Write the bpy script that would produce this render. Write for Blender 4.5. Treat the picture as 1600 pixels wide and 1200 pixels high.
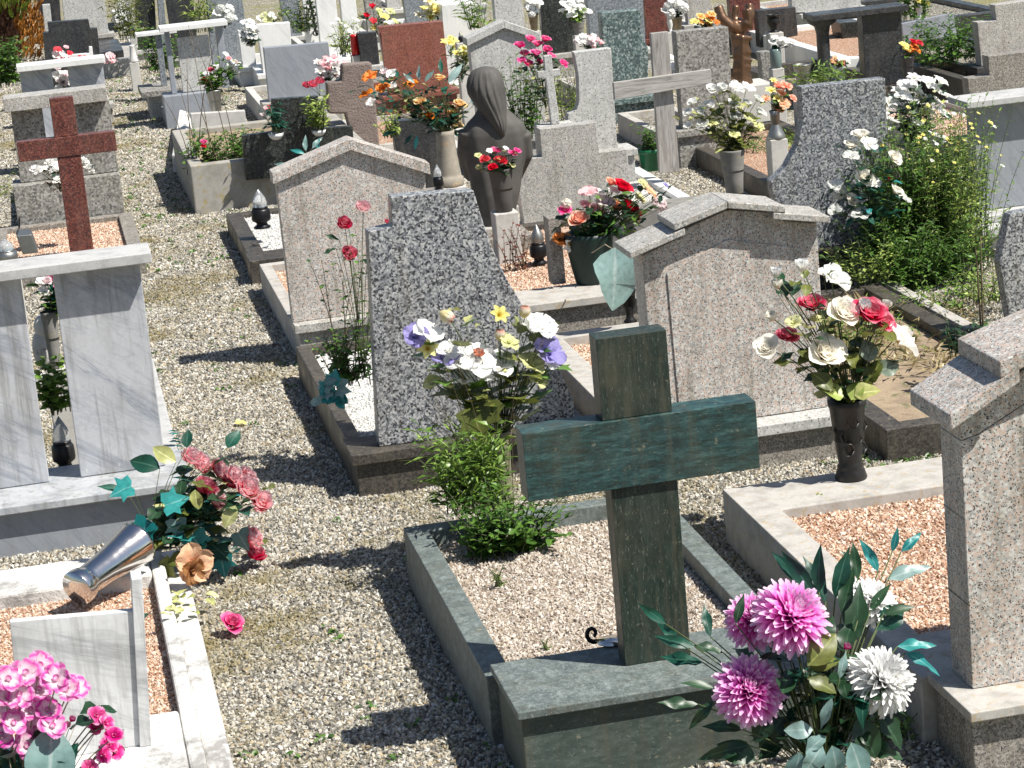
import bpy, bmesh, math, random
import numpy as np
from mathutils import Vector, Matrix
for o in list(bpy.data.objects): bpy.data.objects.remove(o)
SC=bpy.context.scene; COL=SC.collection
R=math.radians
# ---------------------------------------------------------------- camera
FPX,YAW,PITCH,ROLL,CH=3800.0,R(10.2),R(14.35),R(5.35),3.1
cy,sy,cp,sp=math.cos(YAW),math.sin(YAW),math.cos(PITCH),math.sin(PITCH)
fwd=Vector((sy*cp,cy*cp,-sp)); rt=Vector((cy,-sy,0)); dn=fwd.cross(rt)
RT=math.cos(ROLL)*rt+math.sin(ROLL)*dn; DN=-math.sin(ROLL)*rt+math.cos(ROLL)*dn
cd=bpy.data.cameras.new('camera'); cam=bpy.data.objects.new('camera',cd); COL.objects.link(cam)
cam.matrix_world=Matrix(((RT.x,-DN.x,-fwd.x,0),(RT.y,-DN.y,-fwd.y,0),(RT.z,-DN.z,-fwd.z,CH),(0,0,0,1)))
cd.sensor_fit='HORIZONTAL'; cd.sensor_width=36; cd.lens=36*FPX/1600; cd.clip_start=.1; cd.clip_end=500
SC.camera=cam; SC.render.resolution_x=1024; SC.render.resolution_y=768
# ---------------------------------------------------------------- sky, sun, exposure
TR=Vector((-.56,.42,-1)).normalized()           # direction the sunlight travels
w=bpy.data.worlds.new('World'); SC.world=w; w.use_nodes=True
sk=w.node_tree.nodes.new('ShaderNodeTexSky'); sk.sky_type='NISHITA'; sk.sun_disc=False
sk.sun_elevation=math.asin(-TR.z); sk.sun_rotation=math.atan2(-TR.x,-TR.y)
w.node_tree.links.new(sk.outputs[0],w.node_tree.nodes['Background'].inputs[0]); w.node_tree.nodes['Background'].inputs[1].default_value=.065
sl=bpy.data.lights.new('sun','SUN'); sl.energy=5.0; sl.angle=R(.5); sl.color=(1,.955,.88)
so=bpy.data.objects.new('sun',sl); COL.objects.link(so); so.rotation_euler=TR.to_track_quat('-Z','Y').to_euler()
SC.view_settings.view_transform='Standard'; SC.view_settings.look='None'; SC.view_settings.exposure=.6; SC.view_settings.gamma=1
SC.render.engine='CYCLES'
# ---------------------------------------------------------------- helpers
def at(px,py,Y):
    """world point seen at photo pixel (px,py) at depth Y"""
    d=RT*((px-800)/FPX)+DN*((py-600)/FPX)+fwd
    return Vector((0,0,CH))+d*(Y/d.y)
def gd(px,py,z=0):
    d=RT*((px-800)/FPX)+DN*((py-600)/FPX)+fwd
    return Vector((0,0,CH))+d*((z-CH)/d.z)
def mpx(Y): return Y/FPX*1.03
def tag(o,label=None,cat=None,group=None,kind=None):
    if label:o['label']=label
    if cat:o['category']=cat
    if group:o['group']=group
    if kind:o['kind']=kind
    return o
def thing(name,label,cat,loc=(0,0,0),group=None):
    o=bpy.data.objects.new(name,None); COL.objects.link(o); o.location=loc; o.empty_display_size=.1
    return tag(o,label,cat,group)
class MB:
    def __init__(s): s.v=[]; s.f=[]; s.t=[]; s.r=[]
    def add(s,vs,fs,t=None,r=0.):
        b=len(s.v); s.v+=[tuple(v) for v in vs]; s.f+=[tuple(b+i for i in f) for f in fs]
        s.t+=list(t) if t is not None else [0.]*len(vs); s.r+=[r]*len(vs); return s
    def box(s,x0,x1,y0,y1,z0,z1):
        return s.add([(x0,y0,z0),(x1,y0,z0),(x1,y1,z0),(x0,y1,z0),(x0,y0,z1),(x1,y0,z1),(x1,y1,z1),(x0,y1,z1)],
          [(0,3,2,1),(4,5,6,7),(0,1,5,4),(1,2,6,5),(2,3,7,6),(3,0,4,7)])
    def prism(s,xz,y0,y1):
        n=len(xz); a=sum(xz[i][0]*xz[(i+1)%n][1]-xz[(i+1)%n][0]*xz[i][1] for i in range(n))
        if a<0: xz=xz[::-1]
        vs=[(x,y0,z) for x,z in xz]+[(x,y1,z) for x,z in xz]
        fs=[tuple(range(n)),tuple(range(2*n-1,n-1,-1))]+[(i+n,(i+1)%n+n,(i+1)%n,i) for i in range(n)]
        return s.add(vs,[f if k<2 else f[::1] for k,f in enumerate(fs)])
    def ring(s,x0,x1,y0,y1,w,z0,z1,wb=None):
        wb=w if wb is None else wb
        o=[(x0,y0),(x1,y0),(x1,y1),(x0,y1)]; i=[(x0+w,y0+wb),(x1-w,y0+wb),(x1-w,y1-wb),(x0+w,y1-wb)]
        vs=[(a,b,z) for z in (z0,z1) for P in (o,i) for a,b in P]
        fs=[]
        for k in range(4):
            j=(k+1)%4
            fs+=[(k,j,8+j,8+k),(4+j,4+k,12+k,12+j),(8+k,8+j,12+j,12+k),(k,4+k,4+j,j)]
        return s.add(vs,fs)
    def lathe(s,prof,cx=0,cy=0,cz=0,n=24,sq=False):
        vs=[];fs=[]
        for r,z in prof:
            for k in range(n):
                a=2*math.pi*k/n; vs.append((cx+r*math.cos(a),cy+r*math.sin(a),cz+z))
        for i in range(len(prof)-1):
            for k in range(n):
                j=(k+1)%n; fs.append((i*n+k,i*n+j,(i+1)*n+j,(i+1)*n+k))
        fs.append(tuple(range(n-1,-1,-1))); 
        return s.add(vs,fs)
    def tube(s,pts,r0,r1=None,n=5,t=0.,rr=0.):
        r1=r0 if r1 is None else r1; pts=[Vector(p) for p in pts]; vs=[];fs=[];m=len(pts)
        for i,p in enumerate(pts):
            d=(pts[min(i+1,m-1)]-pts[max(i-1,0)]).normalized()
            u=d.cross(Vector((.3,.9,.2))).normalized(); w_=d.cross(u); r=r0+(r1-r0)*i/max(1,m-1)
            for k in range(n):
                a=2*math.pi*k/n; vs.append(p+(u*math.cos(a)+w_*math.sin(a))*r)
        for i in range(m-1):
            for k in range(n): fs.append((i*n+k,i*n+(k+1)%n,(i+1)*n+(k+1)%n,(i+1)*n+k))
        fs+= [tuple(range(n-1,-1,-1)),tuple((m-1)*n+k for k in range(n))]
        return s.add(vs,fs,[t]*len(vs),rr)
    def mesh(s,name,off=(0,0,0)):
        me=bpy.data.meshes.new(name); o=Vector(off)
        me.from_pydata([(v[0]-o.x,v[1]-o.y,v[2]-o.z) for v in s.v],[],s.f)
        at_=me.attributes.new('t','FLOAT','POINT'); at_.data.foreach_set('value',s.t)
        at_=me.attributes.new('r','FLOAT','POINT'); at_.data.foreach_set('value',s.r)
        me.update(); return me
    def build(s,name,mat,parent=None,bevel=0,smooth=False,sub=0,origin=None,fix=False):
        if parent is not None:
            off=Vector((0,0,0)); p=parent
            while p is not None: off+=Vector(p.location); p=p.parent
        else: off=Vector(origin) if origin is not None else Vector((0,0,0))
        me=s.mesh(name,off)
        if fix:
            bm=bmesh.new(); bm.from_mesh(me); bmesh.ops.recalc_face_normals(bm,faces=bm.faces); bm.to_mesh(me); bm.free()
        o=bpy.data.objects.new(name,me); COL.objects.link(o); o.data.materials.append(mat)
        if parent is not None: o.parent=parent
        else: o.location=off
        if smooth:
            for p in me.polygons: p.use_smooth=True
        if bevel:
            b=o.modifiers.new('b','BEVEL'); b.width=bevel; b.segments=2; b.limit_method='ANGLE'
        if sub:
            m_=o.modifiers.new('s','SUBSURF'); m_.levels=sub; m_.render_levels=sub
        return o
# ---------------------------------------------------------------- materials
class NT:
    def __init__(s,name):
        s.m=bpy.data.materials.new(name); s.m.use_nodes=True; s.t=s.m.node_tree; s.n=s.t.nodes; s.b=s.n['Principled BSDF']
    def new(s,ty,ins={},**kw):
        x=s.n.new(ty)
        for k,v in kw.items(): setattr(x,k,v)
        for k,v in ins.items(): s.set(x,k,v)
        return x
    def set(s,x,k,v):
        i=x.inputs[k]
        if isinstance(v,bpy.types.NodeSocket): s.t.links.new(v,i)
        elif isinstance(v,bpy.types.Node): s.t.links.new(v.outputs[0],i)
        else: i.default_value=v
    def ramp(s,fac,stops,const=False):
        r=s.n.new('ShaderNodeValToRGB'); cr=r.color_ramp
        if const: cr.interpolation='CONSTANT'
        while len(cr.elements)<len(stops): cr.elements.new(.5)
        for e,(p,c) in zip(cr.elements,stops):
            e.position=p; e.color=(c if hasattr(c,'__len__') else (c,c,c))[:3]+(1,) if hasattr(c,'__len__') else (c,c,c,1)
        s.set(r,0,fac); return r.outputs[0]
    def mix(s,fac,a,b,mode='MIX'):
        x=s.n.new('ShaderNodeMix'); x.data_type='RGBA'; x.blend_type=mode
        for i,v in ((0,fac),(6,a),(7,b)):
            if isinstance(v,(bpy.types.NodeSocket,bpy.types.Node)): s.set(x,i,v)
            else: x.inputs[i].default_value=v if i==0 else (tuple(v)[:3]+(1,) if hasattr(v,'__len__') else (v,v,v,1))
        return x.outputs[2]
    def coord(s,scale=(1,1,1),rot=(0,0,0),obj=True):
        if obj: c=s.new('ShaderNodeTexCoord').outputs['Object']
        else: c=s.new('ShaderNodeNewGeometry').outputs['Position']
        m=s.new('ShaderNodeMapping',{0:c}); m.inputs['Scale'].default_value=scale; m.inputs['Rotation'].default_value=rot
        return m.outputs[0]
    def noise(s,co,sc,det=3,rough=.55,dist=0):
        x=s.new('ShaderNodeTexNoise',{'Vector':co,'Scale':sc,'Detail':det,'Roughness':rough,'Distortion':dist}); return x
    def bump(s,h,st=.3,d=.002):
        b=s.new('ShaderNodeBump',{'Height':h,'Strength':st,'Distance':d}); s.set(s.b,'Normal',b)
def stains(n,co,col,amt=.35,sc=3.,tint=(.10,.09,.06)):
    a=n.noise(co,sc,5,.65); f=n.ramp(a.outputs[0],[(.48,0),(.75,amt)]); col=n.mix(f,col,tint)
    dr=n.new('ShaderNodeMapping',{0:n.new('ShaderNodeTexCoord').outputs['Object']}); dr.inputs['Scale'].default_value=(9,9,.7)
    d2=n.noise(dr.outputs[0],2.4,6,.7); col=n.mix(n.ramp(d2.outputs[0],[(.50,0),(.68,amt*1.1)]),col,tint)
    li=n.noise(co,sc*9,5,.7); return n.mix(n.ramp(li.outputs[0],[(.64,0),(.70,amt*.9)]),col,tuple(min(1,x*4.2) for x in tint))
def granite(name,stops,scale=80,rough=.35,stain=.25,flecks=.0,bump=.15,tint=(.14,.12,.08)):
    n=NT(name); co=n.coord(); d=n.noise(co,scale*.9,2)
    v0=n.new('ShaderNodeVectorMath',{0:d.outputs[1],1:(.5,.5,.5)},operation='SUBTRACT')
    v1=n.new('ShaderNodeVectorMath',{0:v0,'Scale':1.1/scale},operation='SCALE'); v2=n.new('ShaderNodeVectorMath',{0:co,1:v1.outputs[0]})
    vo=n.new('ShaderNodeTexVoronoi',{'Vector':v2.outputs[0],'Scale':scale,'Randomness':1.}); se=n.new('ShaderNodeSeparateColor',{0:vo.outputs['Color']})
    c=n.ramp(se.outputs[0],stops)
    fine=n.noise(co,scale*3.2,3); c=n.mix(.5,c,n.ramp(fine.outputs[0],[(.3,.3),(.7,1.05)]),'MULTIPLY'); bl=n.noise(co,scale*.12,4); c=n.mix(.4,c,n.ramp(bl.outputs[0],[(.3,.6),(.7,1.05)]),'MULTIPLY')
    if flecks:
        v3=n.new('ShaderNodeTexVoronoi',{'Vector':v2.outputs[0],'Scale':scale*2.1}); s3=n.new('ShaderNodeSeparateColor',{0:v3.outputs['Color']})
        c=n.mix(n.ramp(s3.outputs[1],[(1-flecks-.03,0),(1-flecks,1)]),c,(.03,.03,.03))
    c=stains(n,co,c,stain,2.5,tint); n.set(n.b,'Base Color',c)
    rr=n.ramp(n.noise(co,6,4).outputs[0],[(.35,rough-.08),(.7,min(1,rough+.25))]); n.set(n.b,'Roughness',rr)
    n.bump(fine.outputs[0],bump,.001); return n.m
def streak(name,stops,stretch=(1,1,1),scale=40,rough=.3,white=.12,wcol=(.45,.5,.46),stain=.3):
    n=NT(name); co=n.coord(stretch); a=n.noise(co,scale,6,.7,.6); b=n.noise(co,scale*.25,4,.6)
    f=n.new('ShaderNodeMath',{0:a.outputs[0],1:b.outputs[0]},operation='ADD'); f=n.new('ShaderNodeMath',{0:f,1:.5},operation='MULTIPLY')
    c=n.ramp(f.outputs[0],stops); v=n.noise(co,scale*1.7,3,.5,1.5); c=n.mix(n.ramp(v.outputs[0],[(.60,0),(.72,white)]),c,wcol)
    c=stains(n,n.coord(),c,stain,3); n.set(n.b,'Base Color',c); n.set(n.b,'Roughness',n.ramp(a.outputs[0],[(.3,rough),(.7,rough+.3)])); n.bump(a.outputs[0],.1,.001); return n.m
def marble(name,base=(.72,.73,.74),vein=(.28,.31,.36),rot=.9,scale=3.2,stain=.3,amount=.8,rough=.38,width=.10):
    n=NT(name); co=n.coord((1,1,1),(0,rot,0)); 
    cs=n.new('ShaderNodeMapping',{0:co}); cs.inputs['Scale'].default_value=(1.,.6,.16)
    a1=n.noise(cs.outputs[0],scale*1.6,6,.6,.9); f=n.ramp(a1.outputs[0],[(.455,0),(.488,amount*.5),(.5,amount),(.512,amount*.4),(.56,0)])
    a2=n.noise(cs.outputs[0],scale*4.2,5,.65,1.3); f2=n.ramp(a2.outputs[0],[(.47,0),(.5,amount*.45),(.53,0)]); cl=n.noise(cs.outputs[0],4.5,6,.65,1.0)
    c=n.mix(n.ramp(cl.outputs[0],[(.35,.38),(.68,0)]),base,tuple(x*.6+y*.4 for x,y in zip(vein,base))); c=n.mix(f,c,vein); c=n.mix(f2,c,vein)
    fine=n.noise(n.coord(),60,5,.7); c=n.mix(n.ramp(fine.outputs[0],[(.5,0),(.75,.3)]),c,tuple(.6*x for x in base))
    c=stains(n,n.coord((1,1,.45)),c,stain,5,(.16,.155,.14)); n.set(n.b,'Base Color',c); n.set(n.b,'Roughness',rough); n.bump(fine.outputs[0],.12,.001); return n.m
def rough_stone(name,c0,c1,scale=30,rough=.85,bump=.5,lich=None,dist=.006,amt=.6):
    n=NT(name); co=n.coord(); a=n.noise(co,scale,8,.7); b=n.noise(co,scale*.2,5,.65); c=n.mix(a.outputs[0],c0,c1)
    c=n.mix(n.ramp(b.outputs[0],[(.45,0),(.7,amt)]),c,tuple(x*.42 for x in c0))
    if lich: c=n.mix(n.ramp(n.noise(co,scale*.35,6,.7,.5).outputs[0],[(.56,0),(.64,.8)]),c,lich)
    sp=n.noise(co,scale*4,4,.7); c=n.mix(n.ramp(sp.outputs[0],[(.56,0),(.68,.55)]),c,tuple(x*.35 for x in c0))
    n.set(n.b,'Base Color',c); n.set(n.b,'Roughness',rough); h=n.mix(.5,a.outputs[0],sp.outputs[0]); n.bump(h,bump,dist); return n.m
def plain(name,c,rough=.5,metal=0,bump=0,var=.25,sc=20,coat=0):
    n=NT(name); co=n.coord(); a=n.noise(co,sc,5,.6)
    n.set(n.b,'Base Color',n.mix(n.ramp(a.outputs[0],[(.4,0),(.7,var)]),c,tuple(x*.35 for x in c))); n.set(n.b,'Roughness',n.ramp(a.outputs[0],[(.3,max(.02,rough-.1)),(.7,rough+.1)])); n.b.inputs['Metallic'].default_value=metal
    if bump: n.bump(a.outputs[0],bump,.003)
    return n.m
def petal(name,base,tip,edge=None,trans=.38,rough=.55):
    n=NT(name); t=n.new('ShaderNodeAttribute',attribute_name='t').outputs['Fac']; r=n.new('ShaderNodeAttribute',attribute_name='r').outputs['Fac']
    c=n.ramp(t,[(0,base),(.16,tuple(a*.4+b*.6 for a,b in zip(base,tip))),(.38,tip)] if edge is None else [(0,base),(.45,base),(.75,tip),(1,edge)])
    c=n.mix(n.ramp(r,[(0,.0),(1,.28)]),c,tuple(x*.25+y*.6 for x,y in zip(base,tip))); nz=n.noise(n.coord(),9,4,.6); c=n.mix(n.ramp(nz.outputs[0],[(.45,0),(.75,.2)]),c,tuple(x*.5 for x in tip))
    oi=n.new('ShaderNodeObjectInfo').outputs['Random']; hs=n.new('ShaderNodeHueSaturation',{'Color':c}); n.set(hs,'Value',n.ramp(oi,[(0,.92),(1,1.1)])); n.set(hs,'Saturation',n.ramp(oi,[(0,1.1),(.5,.95),(1,1.05)])); c=hs.outputs[0]
    cr=n.new('ShaderNodeTexNoise',{'Vector':n.coord((1,1,.35)),'Scale':14.,'Detail':4.,'Roughness':.6}); n.bump(cr.outputs[0],.3,.04)
    n.set(n.b,'Base Color',c); n.b.inputs['Roughness'].default_value=rough; n.b.inputs['Specular IOR Level'].default_value=.3
    tr=n.new('ShaderNodeBsdfTranslucent',{0:c}); mx=n.new('ShaderNodeMixShader',{0:trans,1:n.b.outputs[0],2:tr.outputs[0]})
    n.t.links.new(mx.outputs[0],n.n['Material Output'].inputs[0]); return n.m
def leafm(name,c0,c1,vein=None,rough=.4,trans=.25,coat=0):
    n=NT(name); t=n.new('ShaderNodeAttribute',attribute_name='t').outputs['Fac']; r=n.new('ShaderNodeAttribute',attribute_name='r').outputs['Fac']
    c=n.mix(r,c0,c1); v=vein or tuple(min(1,x*1.7+.03) for x in c1); c=n.mix(n.ramp(t,[(.0,.7),(.12,0)]),c,v); nz=n.noise(n.coord(),38,5,.65); c=n.mix(n.ramp(nz.outputs[0],[(.42,0),(.72,.5)]),c,tuple(x*.4 for x in c0)); n.bump(nz.outputs[0],.3,.002)
    n.set(n.b,'Base Color',c); n.b.inputs['Roughness'].default_value=rough
    tr=n.new('ShaderNodeBsdfTranslucent',{0:c}); mx=n.new('ShaderNodeMixShader',{0:trans,1:n.b.outputs[0],2:tr.outputs[0]})
    n.t.links.new(mx.outputs[0],n.n['Material Output'].inputs[0]); return n.m
def pebm(name,stops,moss=None,rough=.8):
    n=NT(name); r=n.new('ShaderNodeObjectInfo').outputs['Random']; c=n.ramp(r,stops)
    co=n.coord(obj=False); a=n.noise(co,180,3); c=n.mix(.4,c,n.ramp(a.outputs[0],[(.3,.45),(.7,1.)]),'MULTIPLY')
    if moss: c=n.mix(n.ramp(n.noise(co,.9,5,.7).outputs[0],[(.52,0),(.64,.75)]),c,moss)
    n.set(n.b,'Base Color',c); n.b.inputs['Roughness'].default_value=rough; return n.m
def pebtex(name,stops,scale,dark=(.06,.055,.045),moss=None,mossn=.55,bump=.9,dist=.008,far=1.):
    """gravel as a procedural texture, for ground between and beyond the loose stones"""
    n=NT(name); co=n.coord(obj=False); v=n.new('ShaderNodeTexVoronoi',{'Vector':co,'Scale':scale}); se=n.new('ShaderNodeSeparateColor',{0:v.outputs['Color']})
    c=n.ramp(se.outputs[0],stops); c=n.mix(n.ramp(v.outputs['Distance'],[(.33,0),(.62,.95*far)]),c,dark)
    b=n.noise(co,2.5,6,.7); c=n.mix(n.ramp(b.outputs[0],[(.45,0),(.8,.35)]),c,(.20,.17,.11))
    if moss: c=n.mix(n.ramp(n.noise(co,1.3,7,.75).outputs[0],[(mossn,0),(mossn+.1,.75)]),c,moss)
    n.set(n.b,'Base Color',c); n.b.inputs['Roughness'].default_value=.9
    h=n.ramp(v.outputs['Distance'],[(0,1.),(.6,0)]); n.bump(h,bump,dist); return n.m
# ---------------------------------------------------------------- loose stones
def scatter(obj,dens,size,mat,seed=0,flat=.65,sub=2,jit=.55):
    ng=bpy.data.node_groups.new('loose_stones','GeometryNodeTree')
    ng.interface.new_socket('Geometry',in_out='INPUT',socket_type='NodeSocketGeometry'); ng.interface.new_socket('Geometry',in_out='OUTPUT',socket_type='NodeSocketGeometry')
    N=ng.nodes.new; L=ng.links.new; gi=N('NodeGroupInput'); go=N('NodeGroupOutput'); dp=N('GeometryNodeDistributePointsOnFaces'); dp.inputs['Density'].default_value=dens; dp.inputs['Seed'].default_value=seed
    ic=N('GeometryNodeMeshIcoSphere'); ic.inputs['Radius'].default_value=1; ic.inputs['Subdivisions'].default_value=sub
    sp_=N('GeometryNodeSetPosition'); nz=N('ShaderNodeTexNoise'); nz.inputs['Scale'].default_value=1.1; nz.inputs['Detail'].default_value=1
    vm=N('ShaderNodeVectorMath'); vm.operation='SUBTRACT'; vm.inputs[1].default_value=(.5,.5,.5); vs=N('ShaderNodeVectorMath'); vs.operation='SCALE'; vs.inputs['Scale'].default_value=1.6
    L(nz.outputs['Color'],vm.inputs[0]); L(vm.outputs[0],vs.inputs[0]); L(vs.outputs[0],sp_.inputs['Offset']); L(ic.outputs[0],sp_.inputs['Geometry'])
    sm=N('GeometryNodeSetMaterial'); sm.inputs['Material'].default_value=mat; L(sp_.outputs[0],sm.inputs[0])
    io=N('GeometryNodeInstanceOnPoints'); r1=N('FunctionNodeRandomValue'); r1.data_type='FLOAT_VECTOR'; r1.inputs[0].default_value=(0,0,0); r1.inputs[1].default_value=(6.28,6.28,6.28)
    r2=N('FunctionNodeRandomValue'); r2.data_type='FLOAT_VECTOR'; s=size/2; r2.inputs[0].default_value=(s*.5,s*.4,s*flat*.45); r2.inputs[1].default_value=(s*(1.25+jit),s*(1.1+jit*.4),s*flat*1.35)
    r1.inputs['Seed'].default_value=seed+3; r2.inputs['Seed'].default_value=seed+5
    L(gi.outputs[0],dp.inputs[0]); L(dp.outputs[0],io.inputs['Points']); L(sm.outputs[0],io.inputs['Instance']); L(r1.outputs[0],io.inputs['Rotation']); L(r2.outputs[0],io.inputs['Scale'])
    jg=N('GeometryNodeJoinGeometry'); L(gi.outputs[0],jg.inputs[0]); L(io.outputs[0],jg.inputs[0]); L(jg.outputs[0],go.inputs[0])
    md=obj.modifiers.new('stones','NODES'); md.node_group=ng
# ---------------------------------------------------------------- flowers
rnd=random.Random(7)
def petal_grid(mb,phi,l,wd,r0,th0,th1,cup=.25,ruf=0.,nu=6,nv=5,pw=.6,tipc=.0,z0=0,rr=0.,s=1.,notch=0,rg=rnd):
    vs=[];ts=[];ph=rg.random()*6
    r=r0; z=z0; pts=[(r,z,th0)]
    for i in range(nu):
        u=(i+.5)/nu; th=th0+(th1-th0)*u; r+=l/nu*math.sin(th); z+=l/nu*math.cos(th); pts.append((r,z,th0+(th1-th0)*(i+1)/nu))
    for i,(r,z,th) in enumerate(pts):
        u=i/nu; pk=.62; ww=wd*((.25+.75*math.sin(math.pi/2*u/pk)) if u<pk else max(.04,math.cos((u-pk)/(1-pk)*math.pi/2*.98))**(.45 if pw<.9 else .9))
        for j in range(nv):
            v=(j/(nv-1)-.5)*2; lat=ww*v; up=cup*abs(v)**2*ww
            nr,nz=-math.cos(th),math.sin(th)   # petal normal pointing inward/up
            rf=ruf*math.sin(v*5+ph+u*3)*u*l*.5+ruf*.5*math.sin(v*9+ph*2)*u*l*.3
            rr_=r+nr*(up+rf); zz=z+nz*(up+rf)
            vs.append(((rr_*math.cos(phi)-lat*math.sin(phi))*s,(rr_*math.sin(phi)+lat*math.cos(phi))*s,zz*s)); ts.append(u)
    fs=[(i*nv+j,i*nv+j+1,(i+1)*nv+j+1,(i+1)*nv+j) for i in range(nu) for j in range(nv-1)]
    mb.add(vs,fs,ts,rr)
D=math.radians
def fl_rose(mb,rg,open_=1.):
    for i in range(17):
        f=i/16; phi=i*2.4+rg.uniform(-.2,.2); petal_grid(mb,phi,.45+.5*f,.30+.22*f,.03+.16*f,D(2+22*f),D(4+(88*open_)*f**1.4),.45,.05,z0=-.05-.25*f,pw=.72,rr=rg.random(),rg=rg)
def fl_peony(mb,rg):
    for i in range(30):
        f=i/29; phi=i*2.4+rg.uniform(-.3,.3); petal_grid(mb,phi,.5+.55*f,.26+.18*f,.02+.12*f,D(10+75*f),D(-10+18*f),.35,.09,z0=-.1-.45*f,pw=.75,rr=rg.random(),rg=rg)
def fl_carn(mb,rg):
    for i in range(34):
        f=i/33; phi=i*2.4+rg.uniform(-.3,.3); petal_grid(mb,phi,.5+.5*f,.26,.02,D(5+62*f),D(10+88*f),.1,.22,z0=-.15-.2*f,pw=.55,tipc=-.4,rr=rg.random(),rg=rg)
def fl_chry(mb,rg,n=230):
    for i in range(n):
        f=(i/(n-1)); th=D(4+118*f**.75); phi=i*2.39996; l=.60+.36*math.sin(min(1,f*1.3)*math.pi/2)+rg.uniform(-.09,.08); phi+=rg.uniform(-.12,.12); th+=rg.uniform(-.06,.06)
        petal_grid(mb,phi,l,.088+.04*f,.03,th,th-D(34)*(1-f)+D(26)*f*rg.uniform(.3,1.3),.9,.02,nu=4,nv=3,pw=.6,z0=-.05,rr=rg.random(),rg=rg)
def fl_tulip(mb,rg):
    for i in range(6): petal_grid(mb,i*1.047+(.5 if i>2 else 0),1.3,.42,.03,D(62),D(-38),.55,.0,nu=8,z0=-.6,pw=.75,rr=rg.random()*.6,rg=rg)
def fl_lily(mb,rg):
    for i in range(6): petal_grid(mb,i*1.047,1.15,.26,.04,D(12),D(105),.5,.05,nu=8,z0=-.35,pw=1.,rr=rg.random()*.6,rg=rg)
    for i in range(6): mb.tube([(0,0,-.3),(.14*math.cos(i*1.05),.14*math.sin(i*1.05),.15),(.24*math.cos(i*1.05),.24*math.sin(i*1.05),.3)],.018,.03,4,0.)
def fl_open(mb,rg):
    for i in range(5): petal_grid(mb,i*1.257+rg.uniform(-.25,.25),1.05,.52,.03,D(38+rg.uniform(-12,12)),D(98+rg.uniform(-25,25)),.28,.24,nu=7,nv=7,z0=-.2,pw=.65,rr=rg.random()*.8,rg=rg)
    for i in range(3): petal_grid(mb,i*2.1+.4,.4,.2,.02,D(8),D(50),.4,.1,nu=4,z0=-.1,pw=.7,rr=.2,rg=rg)
def fl_daisy(mb,rg):
    for i in range(22): petal_grid(mb,i*.2856*(1 if i<22 else 1),.85,.12,.14,D(70),D(96),.4,.02,nu=4,nv=3,z0=0,pw=.7,rr=rg.random(),rg=rg)
    mb.lathe([(.2,0),(.17,.08),(.08,.13),(.001,.14)],n=10)
def fl_cluster(mb,rg):
    for k in range(26):
        a=k*2.4; zz=1-1.5*(k+.5)/26; q=math.sqrt(max(0,1-zz*zz)); d=Vector((q*math.cos(a),q*math.sin(a),zz)); sub=MB(); rr=rg.random()
        for i in range(4): petal_grid(sub,i*1.571+rg.random(),.34,.2,.01,D(50),D(95),.15,.15,nu=3,nv=4,pw=.6,rr=rr,rg=rg)
        M=Matrix.Translation(d*.72)@d.to_track_quat('Z','Y').to_matrix().to_4x4(); mb.add([M@Vector(v) for v in sub.v],sub.f,sub.t,rr)
def fl_bell(mb,rg):
    for i in range(5): petal_grid(mb,i*1.257,1.2,.38,.05,D(15),D(60),.35,.1,nu=5,z0=-.5,pw=.6,rr=rg.random()*.5,rg=rg)
FT=dict(rose=('rose',fl_rose),bud=('rose_bud',lambda m,r:fl_rose(m,r,.12)),peony=('peony',fl_peony),carn=('carnation',fl_carn),chry=('chrysanthemum',fl_chry),tulip=('tulip',fl_tulip),lily=('lily',fl_lily),open=('open_flower',fl_open),daisy=('daisy',fl_daisy),cluster=('flower_cluster',fl_cluster),bell=('bell_flower',fl_bell))
FC={}
def flower(parent,pos,d,size,ty,mat,rg):
    k=(ty,mat.name,rg.randrange(3))
    if k not in FC:
        mb=MB(); FT[ty][1](mb,random.Random(hash(ty)%97 if False else len(FC)*7+3)); me=mb.mesh(FT[ty][0]); me.materials.append(mat)
        for p in me.polygons: p.use_smooth=True
        FC[k]=me
    o=bpy.data.objects.new(FT[ty][0],FC[k]); COL.objects.link(o); o.parent=parent
    o.location=Vector(pos)-parent.location; q=(Vector(d).normalized()+Vector((.32,-.02,.5))).normalized().to_track_quat('Z','Y'); o.rotation_euler=(q.to_matrix()@Matrix.Rotation(rg.random()*6.28,3,'Z')).to_euler()
    sq=size*rg.uniform(.92,1.08); o.scale=(sq,sq,sq*rg.uniform(.85,1.05)); return o
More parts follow.
